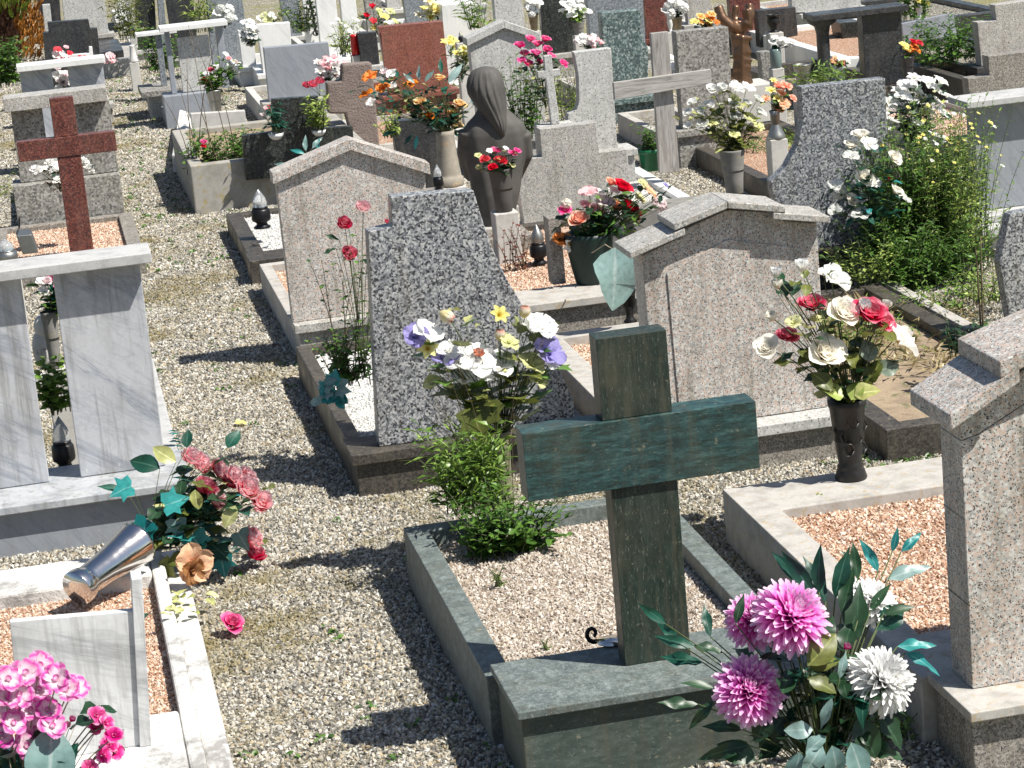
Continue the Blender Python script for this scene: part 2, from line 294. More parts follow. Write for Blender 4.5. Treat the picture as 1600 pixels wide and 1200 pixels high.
def leaf(mb,kind,pos,d,up,size,rg=rnd):
    d=Vector(d).normalized(); up=Vector(up); s=d.cross(up)
    if s.length<1e-3: s=d.cross(Vector((1,0,0)))
    s.normalize(); n=s.cross(d); pos=Vector(pos); bend=rg.uniform(.05,.5); r=rg.random()
    if kind=='ivy':
        P=[(0,0),(.22,-.10),(.5,-.02),(.42,.28),(.62,.52),(.30,.52),(.0,1.),(-.30,.52),(-.62,.52),(-.42,.28),(-.5,-.02),(-.22,-.10)]
        vs=[pos+d*(size*.3)]; ts=[0]
        for a,b in P:
            vs.append(pos+s*a*size+d*b*size+n*(abs(a)*.22*size-b*b*bend*.5*size)); ts.append(1)
        ts[1]=0;ts[7]=0
        mb.add(vs,[(0,i,i%12+1) for i in range(1,13)],ts,r); return
    W={'lance':.15,'oval':.31,'blade':.045,'heart':.5,'small':.3,'wide':.40}[kind]; pkk={'lance':.42,'oval':.45,'blade':.3,'heart':.25,'small':.45,'wide':.38}[kind]
    m={'blade':4,'small':3}.get(kind,7 if size>.045 else 4); vs=[];ts=[]; tw=rg.uniform(-.9,.9); cur=rg.uniform(-.25,.35); wav=rg.uniform(0,.12)
    for i in range(m+1):
        u=i/m; wd=math.sin(math.pi/2*u/pkk)**.8 if u<pkk else max(0,math.cos(math.pi/2*(u-pkk)/(1-pkk)))**(.8 if kind!='lance' else 1.15)
        wd=max(wd,.02); c=pos+d*(u*size*(1-.12*bend*u))-n*(u*u*bend*size*(.9 if kind=='blade' else .55))+s*(cur*u*u*size*.5)
        ca,sa=math.cos(tw*u),math.sin(tw*u); s2=s*ca+n*sa; n2=n*ca-s*sa
        for v in (-1,0,1): vs.append(c+s2*v*W*wd*size+n2*(abs(v)*W*wd*size*.32+(wav*size*math.sin(u*11+v*2)*abs(v)*wd))); ts.append(abs(v))
    mb.add(vs,[(i*3+j,i*3+j+1,(i+1)*3+j+1,(i+1)*3+j) for i in range(m) for j in (0,1)],ts,r)
CAMP=Vector((0,0,CH))
def bez(a,b,k=.35,n=5):
    a=Vector(a);b=Vector(b); m=a.lerp(b,.5); m.z+=(b-a).length*.08; m=Vector((a.x+(b.x-a.x)*k,a.y+(b.y-a.y)*k,m.z)); return [a*(1-t)**2+m*2*t*(1-t)+b*t*t for t in [i/n for i in range(n+1)]]
def bouquet(label,base,flowers,leaves=(),name='bouquet',xl=(),seed=1,group=None,spread=.5,stem=None,stemr=.0025,cat='bouquet',jy=.6,up=.55,toward=.75,floor=.15):
    """base=(px,py,Y); flowers=[(px,py,type,mat,radius_px,dY)]; leaves=[(kind,mat,n,size_m)]; xl=[(px,py,dY,kind,mat,len_px,angle)]"""
    rg=random.Random(seed*13+5); b=at(*base); Y0=base[2]; root=thing(name,label,cat,b,group)
    P=[]; cx=sum(f[0] for f in flowers)/max(1,len(flowers)) if flowers else base[0]
    for f in flowers:
        r=f[4]*mpx(Y0); dy=f[5] if len(f)>5 else rg.uniform(-1,1)*r*jy*2; p=at(f[0],f[1],Y0+dy)
        d=(p-b); d=Vector((d.x*1.2,d.y*.8-toward*.35,abs(d.z)*.4+up*.35)); d+=Vector((rg.uniform(-.08,.08),rg.uniform(-.08,.08),rg.uniform(-.05,.08)))
        if len(f)>6: d=Vector(f[6])
        flower(root,p,d,r,f[2],f[3],rg); P.append((p,r,d.normalized()))
    st=MB()
    for p,r,d in P: st.tube(bez(b,p-d*r*.35),stemr,stemr*.7,5,0,.5)
    lm={}
    for kind,mat,n,size in leaves:
        mb=lm.setdefault(mat.name,(MB(),mat))[0]
        for i in range(int(n*1.8)):
            p,r,d=rg.choice(P) if P else (b+Vector((0,0,.2)),.05,Vector((0,0,1))); u=rg.uniform(floor,1.0); a=rg.random()*6.28
            c=b.lerp(p-d*r*.5,u); rad=spread*(p-b).length*.35*(.4+u*.6); c=c+Vector((math.cos(a)*rad*rg.random(),math.sin(a)*rad*rg.random(),rg.uniform(-.3,.3)*rad))
            dd=Vector((math.cos(a),math.sin(a)*.8-.15,rg.uniform(-.3,.9))); leaf(mb,kind,c,dd,(0,0,1),size*rg.uniform(.7,1.25),rg)
            if kind in('lance','heart','ivy','oval','wide'): st.tube([b.lerp(c,.45+.3*rg.random()),c],stemr*.5,stemr*.4,3,0,.5)
    for px,py,dy,kind,mat,lp,ang in xl:
        mb=lm.setdefault(mat.name,(MB(),mat))[0]; c=at(px,py,Y0+dy); a=R(ang); dd=RT*math.cos(a)-DN*math.sin(a)-fwd*rg.uniform(-.2,.3); leaf(mb,kind,c,dd,(-fwd)*.8+Vector((0,0,.5)),lp*mpx(Y0),rg)
        st.tube(bez(b,c,.3,4),stemr*.6,stemr*.5,4,0,.5)
    if st.v: st.build('stem',stem or M['stem'],root,smooth=True)
    for k,(mb,mat) in lm.items(): mb.build('foliage',mat,root,smooth=True)
    return root
def cloud(cx,cy,w,h,n,kinds,r,seed,tilt=0):
    rg=random.Random(seed); out=[]
    for i in range(n):
        a=i*2.4; q=math.sqrt((i+.5)/n); k=kinds[i%len(kinds)]; out.append((cx+w/2*q*math.cos(a)+rg.uniform(-1,1)*r*.3,cy+h/2*q*math.sin(a)+rg.uniform(-1,1)*r*.3,k[0],k[1],r*rg.uniform(.8,1.2)))
    return out
def plant(label,base,h,spread,stems,per,kind,mat,size,name='shrub',cat='shrub',seed=1,flow=None,nf=0,fr=.02,lean=(0,0),stemm=None,h0=.05,group=None,droop=.1,pos=None,stemr=.003,wid=None):
    """stems arching from the ground, each carrying its own leaves"""
    rg=random.Random(seed*31+7); b=Vector(pos) if pos is not None else at(*base); root=thing(name,label,cat,b,group); st=MB(); lf=MB()
    wx,wy=wid or (spread*.35,spread*.35)
    for i in range(stems):
        a=rg.random()*6.28; rad=spread*math.sqrt(rg.random()); hh=h*rg.uniform(.55,1.05); b0=b+Vector((rg.uniform(-1,1)*wx,rg.uniform(-1,1)*wy,0))
        tip=b0+Vector((math.cos(a)*rad+lean[0]*hh,math.sin(a)*rad+lean[1]*hh,hh)); mid=b0.lerp(tip,.5)+Vector((-math.cos(a)*rad*.22,-math.sin(a)*rad*.22,h*.10))
        pts=[b0*(1-t)**2+mid*2*t*(1-t)+tip*t*t for t in [k/6 for k in range(7)]]; st.tube(pts,stemr,stemr*.4,4,0,.5)
        for k in range(per):
            t=h0+(1-h0)*(k+rg.random())/per; p=b0*(1-t)**2+mid*2*t*(1-t)+tip*t*t; a2=k*2.4+rg.random(); leaf(lf,kind,p,(math.cos(a2),math.sin(a2),rg.uniform(-.1,.9)-droop),(0,0,1),size*rg.uniform(.6,1.25)*(1.1-.4*t),rg)
        if flow and i<nf: 
            k=rg.randrange(len(flow)); flower(root,tip,(math.cos(a)*.4,-.6+math.sin(a)*.4,.8),fr*rg.uniform(.8,1.2),flow[k][0],flow[k][1],rg)
    st.build('stem',stemm or M['stem'],root,smooth=True); lf.build('foliage',mat,root,smooth=True); return root
def foot(root,b,r):
    if b.z>.27 and 'bowl' not in root.name:
        mb=MB(); r=max(r,.05); mb.box(b.x-r,b.x+r,b.y-r,b.y+r,-.01,b.z-.001); mb.build('stone_foot',M['concl'],root,bevel=.006)
def vase(label,px,py0,py1,Y,wpx,prof,mat,name='vase',cat='vase',group=None,sub=None,tilt=None,n=28,z0=None):
    """lathe profile [(r,z)...] with r relative to half width and z relative to height"""
    b=at(px,py0,Y) if z0 is None else Vector((at(px,py0,Y).x,Y,z0)); top=at(px,py1,Y); h=top.z-b.z; r=wpx*mpx(Y)/2
    P=[(a*r,c*h) for a,c in prof]; P+=[(P[-1][0]*.86,P[-1][1]),(P[-1][0]*.8,P[-1][1]-h*.5),(.001,P[-1][1]-h*.5)]
    mb=MB(); mb.lathe(P,n=n); mb.v=[tuple(Vector(v)+b) for v in mb.v]
    root=thing(name,label,cat,b,group); o=mb.build('body',mat,root,smooth=True)
    foot(root,b,r*.95)
    return root
P_TAPER=[(.62,0),(.66,.02),(.72,.3),(.86,.7),(.97,.96),(1,1)]
P_FLARE=[(.8,0),(.85,.03),(.5,.12),(.45,.25),(.62,.55),(.85,.85),(1,.97),(1,1)]
P_POT=[(.7,0),(.75,.03),(.88,.8),(1,.82),(1,1)]
P_URN=[(.7,0),(.72,.04),(.45,.10),(.5,.2),(.85,.45),(.95,.62),(.8,.8),(.78,.85),(1,.97),(1,1)]
def lantern(label,px,py0,py1,Y,wpx,body,glass,name='grave_lantern',group=None,top=None):
    b=at(px,py0,Y); h=at(px,py1,Y).z-b.z; r=wpx*mpx(Y)/2; root=thing(name,label,'lantern',b,group)
    def L(P,nm,m):
        mb=MB(); mb.lathe([(a*r,c*h) for a,c in P],n=20); mb.v=[tuple(Vector(v)+b) for v in mb.v]; mb.build(nm,m,root,smooth=True)
    L([(.85,0),(.9,.03),(.6,.08),(.55,.14),(.95,.2),(1,.26),(.95,.45),(.8,.5),(.001,.5)],'base',body)
    L([(.62,.501),(.72,.56),(.74,.66),(.6,.78),(.34,.88),(.1,.97),(.001,1)],'glass_globe',glass)
    L([(.76,.50),(.8,.52),(.76,.545),(.001,.546)],'collar',top or body); foot(root,b,r); return root
# ---------------------------------------------------------------- graves
def slab(parent,name,pts,Y,th,mat,zb=None,bevel=.004):
    P=[at(x,y,Y) for x,y in pts]; P=[(p.x,p.z if zb is None else max(p.z,zb+.012)) for p in P]
    if zb is not None: P=[(P[0][0],zb)]+P+[(P[-1][0],zb)]
    mb=MB(); mb.prism(P,Y,Y+th); return mb.build(name,mat,parent,bevel=bevel,fix=True),P
def box(parent,name,x0,x1,y0,y1,z0,z1,mat,bevel=.004,lab=None):
    mb=MB(); mb.box(x0,x1,y0,y1,z0,z1); o=mb.build(name,mat,parent,bevel=bevel)
    if lab:o['label']=lab
    return o
def bed(parent,x0,x1,y0,y1,z,mat,pm,dens,size,seed=1,near=True,sub=1,name='gravel_bed'):
    nx=max(2,int((x1-x0)/.12)); ny=max(2,int((y1-y0)/.12)); rg=random.Random(seed); mb=MB(); vs=[]
    for j in range(ny+1):
        for i in range(nx+1): vs.append((x0+(x1-x0)*i/nx,y0+(y1-y0)*j/ny,z+rg.uniform(-.012,.012)*(0<i<nx and 0<j<ny)))
    mb.add(vs,[(j*(nx+1)+i,j*(nx+1)+i+1,(j+1)*(nx+1)+i+1,(j+1)*(nx+1)+i) for j in range(ny) for i in range(nx)])
    o=mb.build(name,mat,parent,smooth=True); o['kind']='stuff'
    if near: scatter(o,dens,size,pm,seed,.6,sub)
    return o
def grave(label,pts,Y,th,mat,zb=.25,base=None,bm=None,L=2.2,km=None,kz=.13,bedk=None,cat='grave',name='grave',mx=.07,kw=.07,cap=None,plinth=True,bevel=.004,group=None,ly=None,hn='headstone',kx=None):
    """headstone outline in photo pixels at depth Y on a plinth, with a kerbed gravel bed behind"""
    P=[at(x,y,Y) for x,y in pts]; x0=min(P[0].x,P[-1].x); x1=max(P[0].x,P[-1].x)
    root=thing(name,label,cat,((x0+x1)/2,Y,0),group); hs,_=slab(root,hn,pts,Y,th,mat,zb,bevel)
    bx0,bx1=x0-mx,x1+mx
    if base: bx0,bx1=base
    if plinth:
        box(root,'plinth',bx0+.02,bx1-.02,Y-.05,Y+th+.08,0,zb-.05,bm or mat); box(root,'plinth_cap',bx0,bx1,Y-.08,Y+th+.12,zb-.05,zb-.001,bm or mat)
    if L:
        yk=Y+th+.1; kx0,kx1=kx or (bx0+.02,bx1-.02); k=MB(); k.ring(kx0,kx1,yk,Y+L,kw,0,kz); k.build('kerb',km or bm or mat,root,bevel=.005,fix=True)
        if bedk: bed(root,kx0+kw,kx1-kw,yk+kw,Y+L-kw,kz-.05,*BEDS[bedk][:2],*(BEDS[bedk][2:4]),seed=int(Y*10)%50,near=Y<17)
    return root,hs
# ---------------------------------------------------------------- material table
M={}
gs=granite
M['gr_dark']=gs('speckled grey granite',[(0,(0.027,0.030,0.037)),(.2,(0.065,0.070,0.081)),(.3,(0.184,0.194,0.216)),(.55,(0.292,0.308,0.324)),(.7,(0.432,0.443,0.454)),(.88,(0.562,0.567,0.562)),(1,(0.670,0.670,0.648))],120,.35,.25)
M['gr_mott']=gs('fine speckled grey granite',[(0,(0.034,0.038,0.046)),(.25,(0.092,0.098,0.115)),(.4,(0.207,0.224,0.253)),(.7,(0.322,0.345,0.368)),(.85,(0.483,0.494,0.506)),(1,(0.621,0.621,0.609))],120,.4,.25)
M['gr_pink']=gs('pink beige granite',[(0,(0.366,0.366,0.354)),(.2,(0.512,0.500,0.476)),(.36,(0.610,0.598,0.561)),(.45,(0.647,0.500,0.421)),(.7,(0.683,0.555,0.476)),(.78,(0.732,0.708,0.659)),(1,(0.780,0.780,0.744))],125,.5,.4,.09)
M['gr_grey']=gs('light grey granite',[(0,(0.329,0.329,0.317)),(.3,(0.464,0.464,0.439)),(.6,(0.573,0.561,0.525)),(.8,(0.610,0.537,0.464)),(1,(0.732,0.720,0.683))],135,.5,.35,.07)
M['gr_pale']=gs('pale granite',[(0,(0.470,0.470,0.448)),(.5,(0.582,0.582,0.560)),(1,(0.717,0.706,0.672))],90,.6,.2,.03)
M['gr_base']=gs('weathered brown grey granite',[(0,(.15,.14,.13)),(.4,(.30,.28,.25)),(.7,(.40,.36,.31)),(1,(.50,.47,.43))],130,.6,.5,.08)
M['gr_red']=gs('red granite',[(0,(.07,.02,.02)),(.4,(.17,.05,.04)),(.75,(.24,.075,.055)),(1,(.30,.12,.09))],110,.3,.12,.12)
M['gr_brick']=gs('terracotta red granite',[(0,(.19,.06,.045)),(.5,(.30,.10,.07)),(1,(.38,.15,.105))],110,.4,.15,.05)
M['gr_green']=gs('green grey granite',[(0,(.05,.08,.08)),(.4,(.10,.15,.15)),(.7,(.18,.25,.24)),(.85,(.34,.42,.40)),(1,(.45,.5,.48))],70,.4,.2)
M['gr_teal']=gs('blue grey granite',[(0,(.13,.15,.17)),(.5,(.24,.27,.30)),(1,(.38,.41,.43))],90,.4,.15)
M['gr_coarse']=gs('brownish grey granite',[(0,(0.110,0.110,0.105)),(.35,(0.264,0.253,0.231)),(.7,(0.374,0.363,0.330)),(1,(0.528,0.517,0.484))],75,.6,.3)
M['black']=gs('black granite',[(0,(.012,.014,.014)),(.6,(.03,.034,.034)),(.85,(.055,.065,.06)),(1,(.10,.12,.11))],110,.22,.15)
M['black2']=gs('dark grey granite',[(0,(.02,.021,.024)),(.6,(.042,.044,.048)),(1,(.08,.083,.088))],110,.3,.15)
M['dkbase']=gs('dark brown granite',[(0,(.03,.027,.024)),(.5,(.065,.058,.05)),(1,(.12,.105,.09))],120,.45,.35,.0)
M['ser_h']=streak('green serpentine, level grain',[(.3,(.010,.014,.012)),(.44,(.014,.034,.032)),(.54,(.02,.062,.062)),(.68,(.06,.13,.122))],(.42,1,1.9),85,.28,.6,(.16,.21,.18),.4)
M['ser_v']=streak('green serpentine, upright grain',[(.25,(.007,.013,.010)),(.5,(.015,.028,.022)),(.7,(.034,.052,.042)),(.85,(.085,.105,.09))],(1.9,1,.35),75,.3,.6,(.22,.24,.20),.5)
M['ser_g']=streak('grey green serpentine',[(.25,(.02,.035,.03)),(.5,(.05,.072,.062)),(.75,(.11,.14,.125))],(.6,1,1.4),60,.5,.5,(.24,.27,.24),.5)
M['ser_k']=streak('pale green serpentine',[(.28,(.04,.055,.053)),(.48,(.105,.13,.125)),(.72,(.25,.29,.28))],(1,1,1),85,.5,.75,(.42,.45,.43),.4)
M['mar']=marble('veined white marble',(.50,.51,.53),(.20,.23,.28),.95,2.6,.6,.7,.38,.05); M['mar2']=marble('grey veined marble',(.45,.46,.48),(.16,.19,.25),.7,4.5,.2,.75)
M['mar_blue']=marble('blue grey marble',(.30,.32,.35),(.16,.18,.22),.6,6,.2,.5); M['mar_w']=marble('white marble',(.80,.80,.78),(.5,.5,.5),.5,2,.12,.35)
M['mar_old']=marble('old stained marble',(.66,.67,.67),(.34,.35,.36),1.2,1.6,.45,.8,.5,.05); M['mar_edge']=rough_stone('sawn marble edge',(.36,.36,.355),(.55,.55,.535),60,.8,.3,None,.002,.45)
M['wstone']=rough_stone('weathered white stone',(.47,.46,.44),(.80,.79,.76),11,.9,.9,(.24,.235,.22),.012,.4); M['conc']=rough_stone('weathered concrete',(.26,.25,.22),(.44,.42,.38),40,.95,.4,(.32,.26,.10),.003,.5)
M['concl']=rough_stone('pale concrete',(.46,.45,.42),(.60,.58,.54),40,.9,.4,None,.003,.4); M['concd']=rough_stone('grey cement',(.17,.165,.155),(.28,.27,.25),40,.95,.4,(.28,.25,.14),.003,.5)
M['hewn']=rough_stone('rough hewn brown stone',(.19,.145,.125),(.33,.27,.24),14,.95,1.,None,.03,.4)
M['kerbg']=rough_stone('worn grey beige kerb stone',(.34,.325,.30),(.54,.515,.475),60,.85,.35,(.38,.30,.18),.002,.5)
M['bronze']=plain('dark bronze',(.085,.080,.073),.75,.05,.5,.5,7); M['bronze2']=plain('brown bronze',(.22,.13,.08),.38,.75,.5,.6,16)
M['steel']=plain('polished steel',(.72,.70,.68),.13,1,0,.1); M['zinc']=plain('dull metal',(.36,.36,.34),.4,.9,.2,.4); M['brassv']=plain('old brass',(.30,.25,.18),.4,.9,.3,.5)
M['blackv']=plain('black cast vase',(.022,.021,.02),.38,.3,.8,.3,30); M['iron']=plain('black iron',(.02,.02,.022),.4,.6); M['pot']=plain('green plastic',(.004,.10,.04),.35); M['potd']=plain('dark plastic',(.03,.035,.035),.5)
M['gvase']=plain('dark green vase',(.003,.018,.014),.5); M['red']=plain('red glass lamp body',(.50,.008,.008),.25); M['bottle']=plain('grey green glass',(.16,.22,.21),.12); M['bvase']=rough_stone('brown stone vase',(.20,.175,.14),(.42,.38,.31),22,.8,.3,(.45,.32,.18),.003,.5)
M['white']=plain('white china',(.75,.75,.73),.3); M['gold']=plain('gold metal',(.6,.35,.1),.3,1); M['goldp']=plain('gilt plastic',(.45,.3,.12),.4,.6)
g=NT('clear glass globe'); g.b.inputs['Base Color'].default_value=(.85,.88,.9,1); g.b.inputs['Roughness'].default_value=.08; g.b.inputs['Transmission Weight'].default_value=.75; M['glass']=g.m
# wood
n=NT('weathered grey wood'); co=n.coord((3,3,.35)); a=n.noise(co,14,6,.6,1.2); b_=n.noise(co,3,3); c=n.ramp(a.outputs[0],[(.3,(.16,.15,.14)),(.5,(.32,.305,.285)),(.75,(.44,.42,.40))]); c=n.mix(n.ramp(b_.outputs[0],[(.4,0),(.7,.4)]),c,(.24,.20,.17)); kv=n.new('ShaderNodeTexVoronoi',{'Vector':n.coord((1,1,1)),'Scale':4.3}); c=n.mix(n.ramp(kv.outputs['Distance'],[(.05,.9),(.085,0)]),c,(.07,.055,.045)); n.set(n.b,'Base Color',c); n.b.inputs['Roughness'].default_value=.85; n.bump(a.outputs[0],.4,.003); M['woodv']=n.m
n=NT('weathered grey wood, level grain'); co=n.coord((.35,3,3)); a=n.noise(co,14,6,.6,1.2); c=n.ramp(a.outputs[0],[(.3,(.18,.17,.16)),(.5,(.35,.335,.31)),(.75,(.47,.45,.43))]); kv=n.new('ShaderNodeTexVoronoi',{'Vector':n.coord((1,1,1)),'Scale':5.1}); c=n.mix(n.ramp(kv.outputs['Distance'],[(.05,.9),(.09,0)]),c,(.07,.055,.045)); n.set(n.b,'Base Color',c); n.b.inputs['Roughness'].default_value=.85; n.bump(a.outputs[0],.4,.003); M['woodh']=n.m
# gravels
PG=[(0,(.10,.095,.08)),(.12,(.19,.18,.155)),(.24,(.30,.282,.24)),(.38,(.38,.355,.295)),(.46,(.35,.275,.165)),(.54,(.47,.44,.375)),(.7,(.58,.555,.49)),(.80,(.44,.36,.23)),(.9,(.73,.72,.67)),(1,(.20,.19,.165))]
PO=[(0,(.32,.17,.10)),(.2,(.48,.30,.20)),(.5,(.66,.46,.33)),(.8,(.76,.62,.50)),(.92,(.80,.73,.64)),(1,(.42,.25,.16))]
PB=[(0,(.24,.19,.15)),(.25,(.44,.37,.30)),(.55,(.58,.51,.43)),(.8,(.68,.64,.58)),(1,(.36,.30,.24))]
PW=[(0,(.5,.5,.48)),(.4,(.74,.73,.7)),(.8,(.84,.83,.8)),(1,(.62,.61,.58))]
moss=(.17,.13,.045)
M['pg']=pebm('path pebble',PG,(.17,.135,.035)); M['po']=pebm('orange stone chip',PO); M['pb']=pebm('beige stone chip',PB); M['pw']=pebm('white stone chip',PW)
M['ground']=pebtex('gravel ground',PG,62,moss=(.20,.17,.06),mossn=.56); M['gfar']=pebtex('mossy gravel ground',[(p,tuple(x*.92 for x in c)) for p,c in PG],46,moss=(.19,.18,.055),mossn=.47,dark=(.10,.09,.05),far=.9)
M['bo']=pebtex('orange chip bed',PO,95,(.25,.11,.05)); M['bb']=pebtex('beige chip bed',PB,95,(.25,.19,.13)); M['bw']=pebtex('white chip bed',PW,80,(.3,.3,.28)); M['soil']=rough_stone('dry soil',(.26,.19,.12),(.42,.33,.23),25,.95,.8,(.12,.13,.05),.01)
BEDS=dict(orange=(M['bo'],M['po'],6500,.0165),beige=(M['bb'],M['pb'],7000,.0155),white=(M['bw'],M['pw'],6500,.015),grey=(M['ground'],M['pg'],6500,.017))
# petals
def P_(k,a,b,e=None,**kw): M[k]=petal(k.replace('_',' ')+' petal',a,b,e,**kw)
P_('white_p',(.90,.88,.72),(.95,.95,.93),trans=.4); P_('whitey',(.88,.6,.14),(.95,.93,.86),trans=.4); P_('cream',(.78,.62,.30),(.84,.79,.62)); P_('redp',(.6,.015,.03),(.80,.06,.09)); P_('crimson',(.66,.01,.07),(.82,.07,.17),(.92,.45,.52))
P_('hotpink',(.72,.01,.18),(.90,.08,.34),(.95,.42,.6)); P_('magpink',(.62,.02,.20),(.80,.10,.38),(.94,.60,.76)); P_('palepink',(.82,.24,.30),(.93,.62,.64)); P_('dustpink',(.80,.14,.20),(.95,.52,.56),(.97,.82,.82),trans=.45); P_('salmon',(.82,.16,.08),(.93,.48,.33),(.94,.72,.6))
P_('orangep',(.78,.12,.015),(.93,.32,.06)); P_('yelorange',(.90,.36,.06),(.96,.68,.28),(.96,.86,.6)); P_('yellowp',(.88,.62,.03),(.94,.88,.34)); P_('chrymag',(.78,.01,.50),(.92,.30,.76),(.98,.86,.95),trans=.4); P_('chrywhite',(.92,.92,.88),(.97,.97,.96),trans=.4); P_('orchid',(.92,.80,.84),(.66,.02,.38),(.95,.55,.78),trans=.4); P_('purple',(.20,.16,.48),(.36,.32,.66)); P_('tulipc',(.82,.72,.38),(.84,.80,.66),(.80,.3,.22)); P_('peach',(.82,.26,.12),(.92,.58,.36)); P_('dead',(.14,.03,.02),(.45,.24,.12)); P_('leafyp',(.60,.62,.22),(.76,.77,.42)); P_('palewhite',(.70,.70,.58),(.82,.83,.80),trans=.45); P_('pinkwhite',(.80,.35,.42),(.84,.74,.74))
def L_(k,a,b,v=None,**kw): M[k]=leafm(k.replace('_',' ')+' leaf',a,b,v,**kw)
L_('green',(.04,.11,.018),(.13,.25,.04)); L_('dark',(.012,.04,.018),(.03,.085,.035)); L_('silk',(.008,.055,.035),(.015,.11,.07),(.10,.25,.18),rough=.45); L_('teal',(.01,.20,.20),(.05,.36,.34),(.3,.6,.58)); L_('tealpale',(.18,.31,.29),(.30,.43,.41),(.5,.6,.57)); L_('olive',(.09,.11,.02),(.20,.22,.05)); L_('lime',(.20,.30,.05),(.40,.48,.13)); L_('yellowgreen',(.38,.40,.12),(.62,.62,.30)); L_('grass',(.09,.19,.025),(.24,.36,.07)); L_('dry',(.28,.22,.10),(.42,.34,.18)); L_('thuja',(.10,.16,.015),(.24,.30,.035)); L_('thujao',(.30,.12,.02),(.50,.22,.04)); L_('thujad',(.05,.02,.012),(.11,.05,.03)); L_('greyg',(.10,.15,.10),(.26,.32,.24)); L_('redleaf',(.10,.02,.02),(.25,.06,.05))
M['stem']=plain('plant stem',(.07,.10,.03),.6); M['stemd']=plain('brown stem',(.12,.09,.05),.7); M['wire']=plain('pale dry stem',(.33,.28,.20),.7); M['trunk']=rough_stone('bark',(.12,.08,.05),(.22,.16,.11),30,.95,.8)
M['mossv']=rough_stone('moss stained vase stone',(.11,.11,.06),(.27,.26,.16),26,.9,.7,(.08,.11,.03),.006,.5)
M['mar_g']=marble('greyish marble',(.46,.47,.48),(.22,.25,.29),.9,2.6,.6,.6,.45,.05)
# ================================================================ ground
mb=MB(); mb.add([(-40,2,0),(70,2,0),(70,160,0),(-40,160,0)],[(0,1,2,3)]); tag(mb.build('ground',M['gfar']),kind='structure')
def gpatch(x0,x1,y0,y1,dens,size,seed,sub):
    rg=random.Random(seed); mb=MB(); nx=int((x1-x0)/.15); ny=int((y1-y0)/.15)
    mb.add([(x0+(x1-x0)*i/nx,y0+(y1-y0)*j/ny,.006+rg.uniform(0,.012)) for j in range(ny+1) for i in range(nx+1)],[(j*(nx+1)+i,j*(nx+1)+i+1,(j+1)*(nx+1)+i+1,(j+1)*(nx+1)+i) for j in range(ny) for i in range(nx)])
    o=mb.build('gravel',M['ground'],smooth=True); tag(o,kind='stuff'); scatter(o,dens,size,M['pg'],seed,.6,sub); return o
gpatch(-.6,4.3,6.0,12.4,5800,.0165,3,2); gpatch(-.5,6.0,12.4,21.5,3600,.020,4,1); gpatch(-.6,2.0,21.5,33.5,2300,.025,5,1)
# ================================================================ front row
# --- white stone grave, lower left
t=thing('grave','low grave framed in worn white stone with orange chips and a small plain marble headstone','grave',(-.15,7.5,0))
k=MB(); k.ring(-1.1,.30,6.9,9.68,.085,0,.085); k.build('ledge',M['wstone'],t,bevel=.012,fix=True)
k=MB(); k.ring(-1.01,.215,7.0,9.6,.055,0,.13,.05); 
k.build('kerb',M['wstone'],t,bevel=.01,fix=True)
box(t,'front_block',-.95,.158,7.05,7.72,0,.14,M['wstone'],.012); box(t,'back_block',-.95,.158,9.25,9.548,0,.135,M['wstone'],.012)
bed(t,-.955,.160,7.72,9.25,.075,*BEDS['orange'][:2],9500,.0135,5,sub=1)
hs,_=slab(t,'headstone',[(38,1189),(15,972),(208,955),(229,1172)],7.45,.035,M['mar_old'],.141,.002)
fn=MB(); A_,B_=at(205,905,7.44),at(222,903,7.44); A2,B2=at(222,1177,7.44),at(240,1174,7.44)
fn.prism([(A2.x-.004,.141),(B2.x-.004,.141),(B_.x,B_.z),(A_.x,A_.z)],7.435,7.53); fn.build('side_fin',M['mar_old'],t,bevel=.002,fix=True)
# --- green serpentine cross
t=thing('grave','kerbed grave with a dark green stone cross on a grey green block','grave',(1.66,7.1,0))
box(t,'plinth',1.165,2.165,6.86,7.24,0,.268,M['ser_g']); box(t,'plinth_cap',1.15,2.18,6.83,7.27,.27,.298,M['ser_k'])
k=MB(); k.ring(1.135,2.16,7.272,8.99,.088,0,.252); k.build('kerb',M['ser_k'],t,bevel=.004,fix=True)
bed(t,1.223,2.072,7.36,8.90,.185,*BEDS['beige'],seed=7,sub=1)
Yc=7.06
c=thing('stone_cross_tmp','', '',(0,0,0)) if False else None
lo=[at(962+0,767,Yc),at(1059,751,Yc)]
pb0,pb1=at(980,1040,Yc),at(1079,1022,Yc); ut0,ut1=at(931,531,Yc),at(1041,515,Yc)
al,ar=at(815,675,Yc),at(1180,627,Yc); bl,br=at(824,783,Yc),at(1185,730,Yc)
zt=(al.z+ar.z)/2; zb_=(bl.z+br.z)/2
mb=MB(); mb.box(pb0.x-.004,pb1.x+.002,Yc+.004,Yc+.094,.299,zb_-.001); mb.build('cross_post',M['ser_v'],t,bevel=.002)
mb=MB(); mb.box((al.x+bl.x)/2,(ar.x+br.x)/2,Yc-.012,Yc+.10,zb_,zt); mb.build('cross_arm',M['ser_h'],t,bevel=.002)
mb=MB(); mb.box(ut0.x,ut1.x,Yc+.002,Yc+.096,zt+.001,(ut0.z+ut1.z)/2); mb.build('cross_head',M['ser_v'],t,bevel=.002)
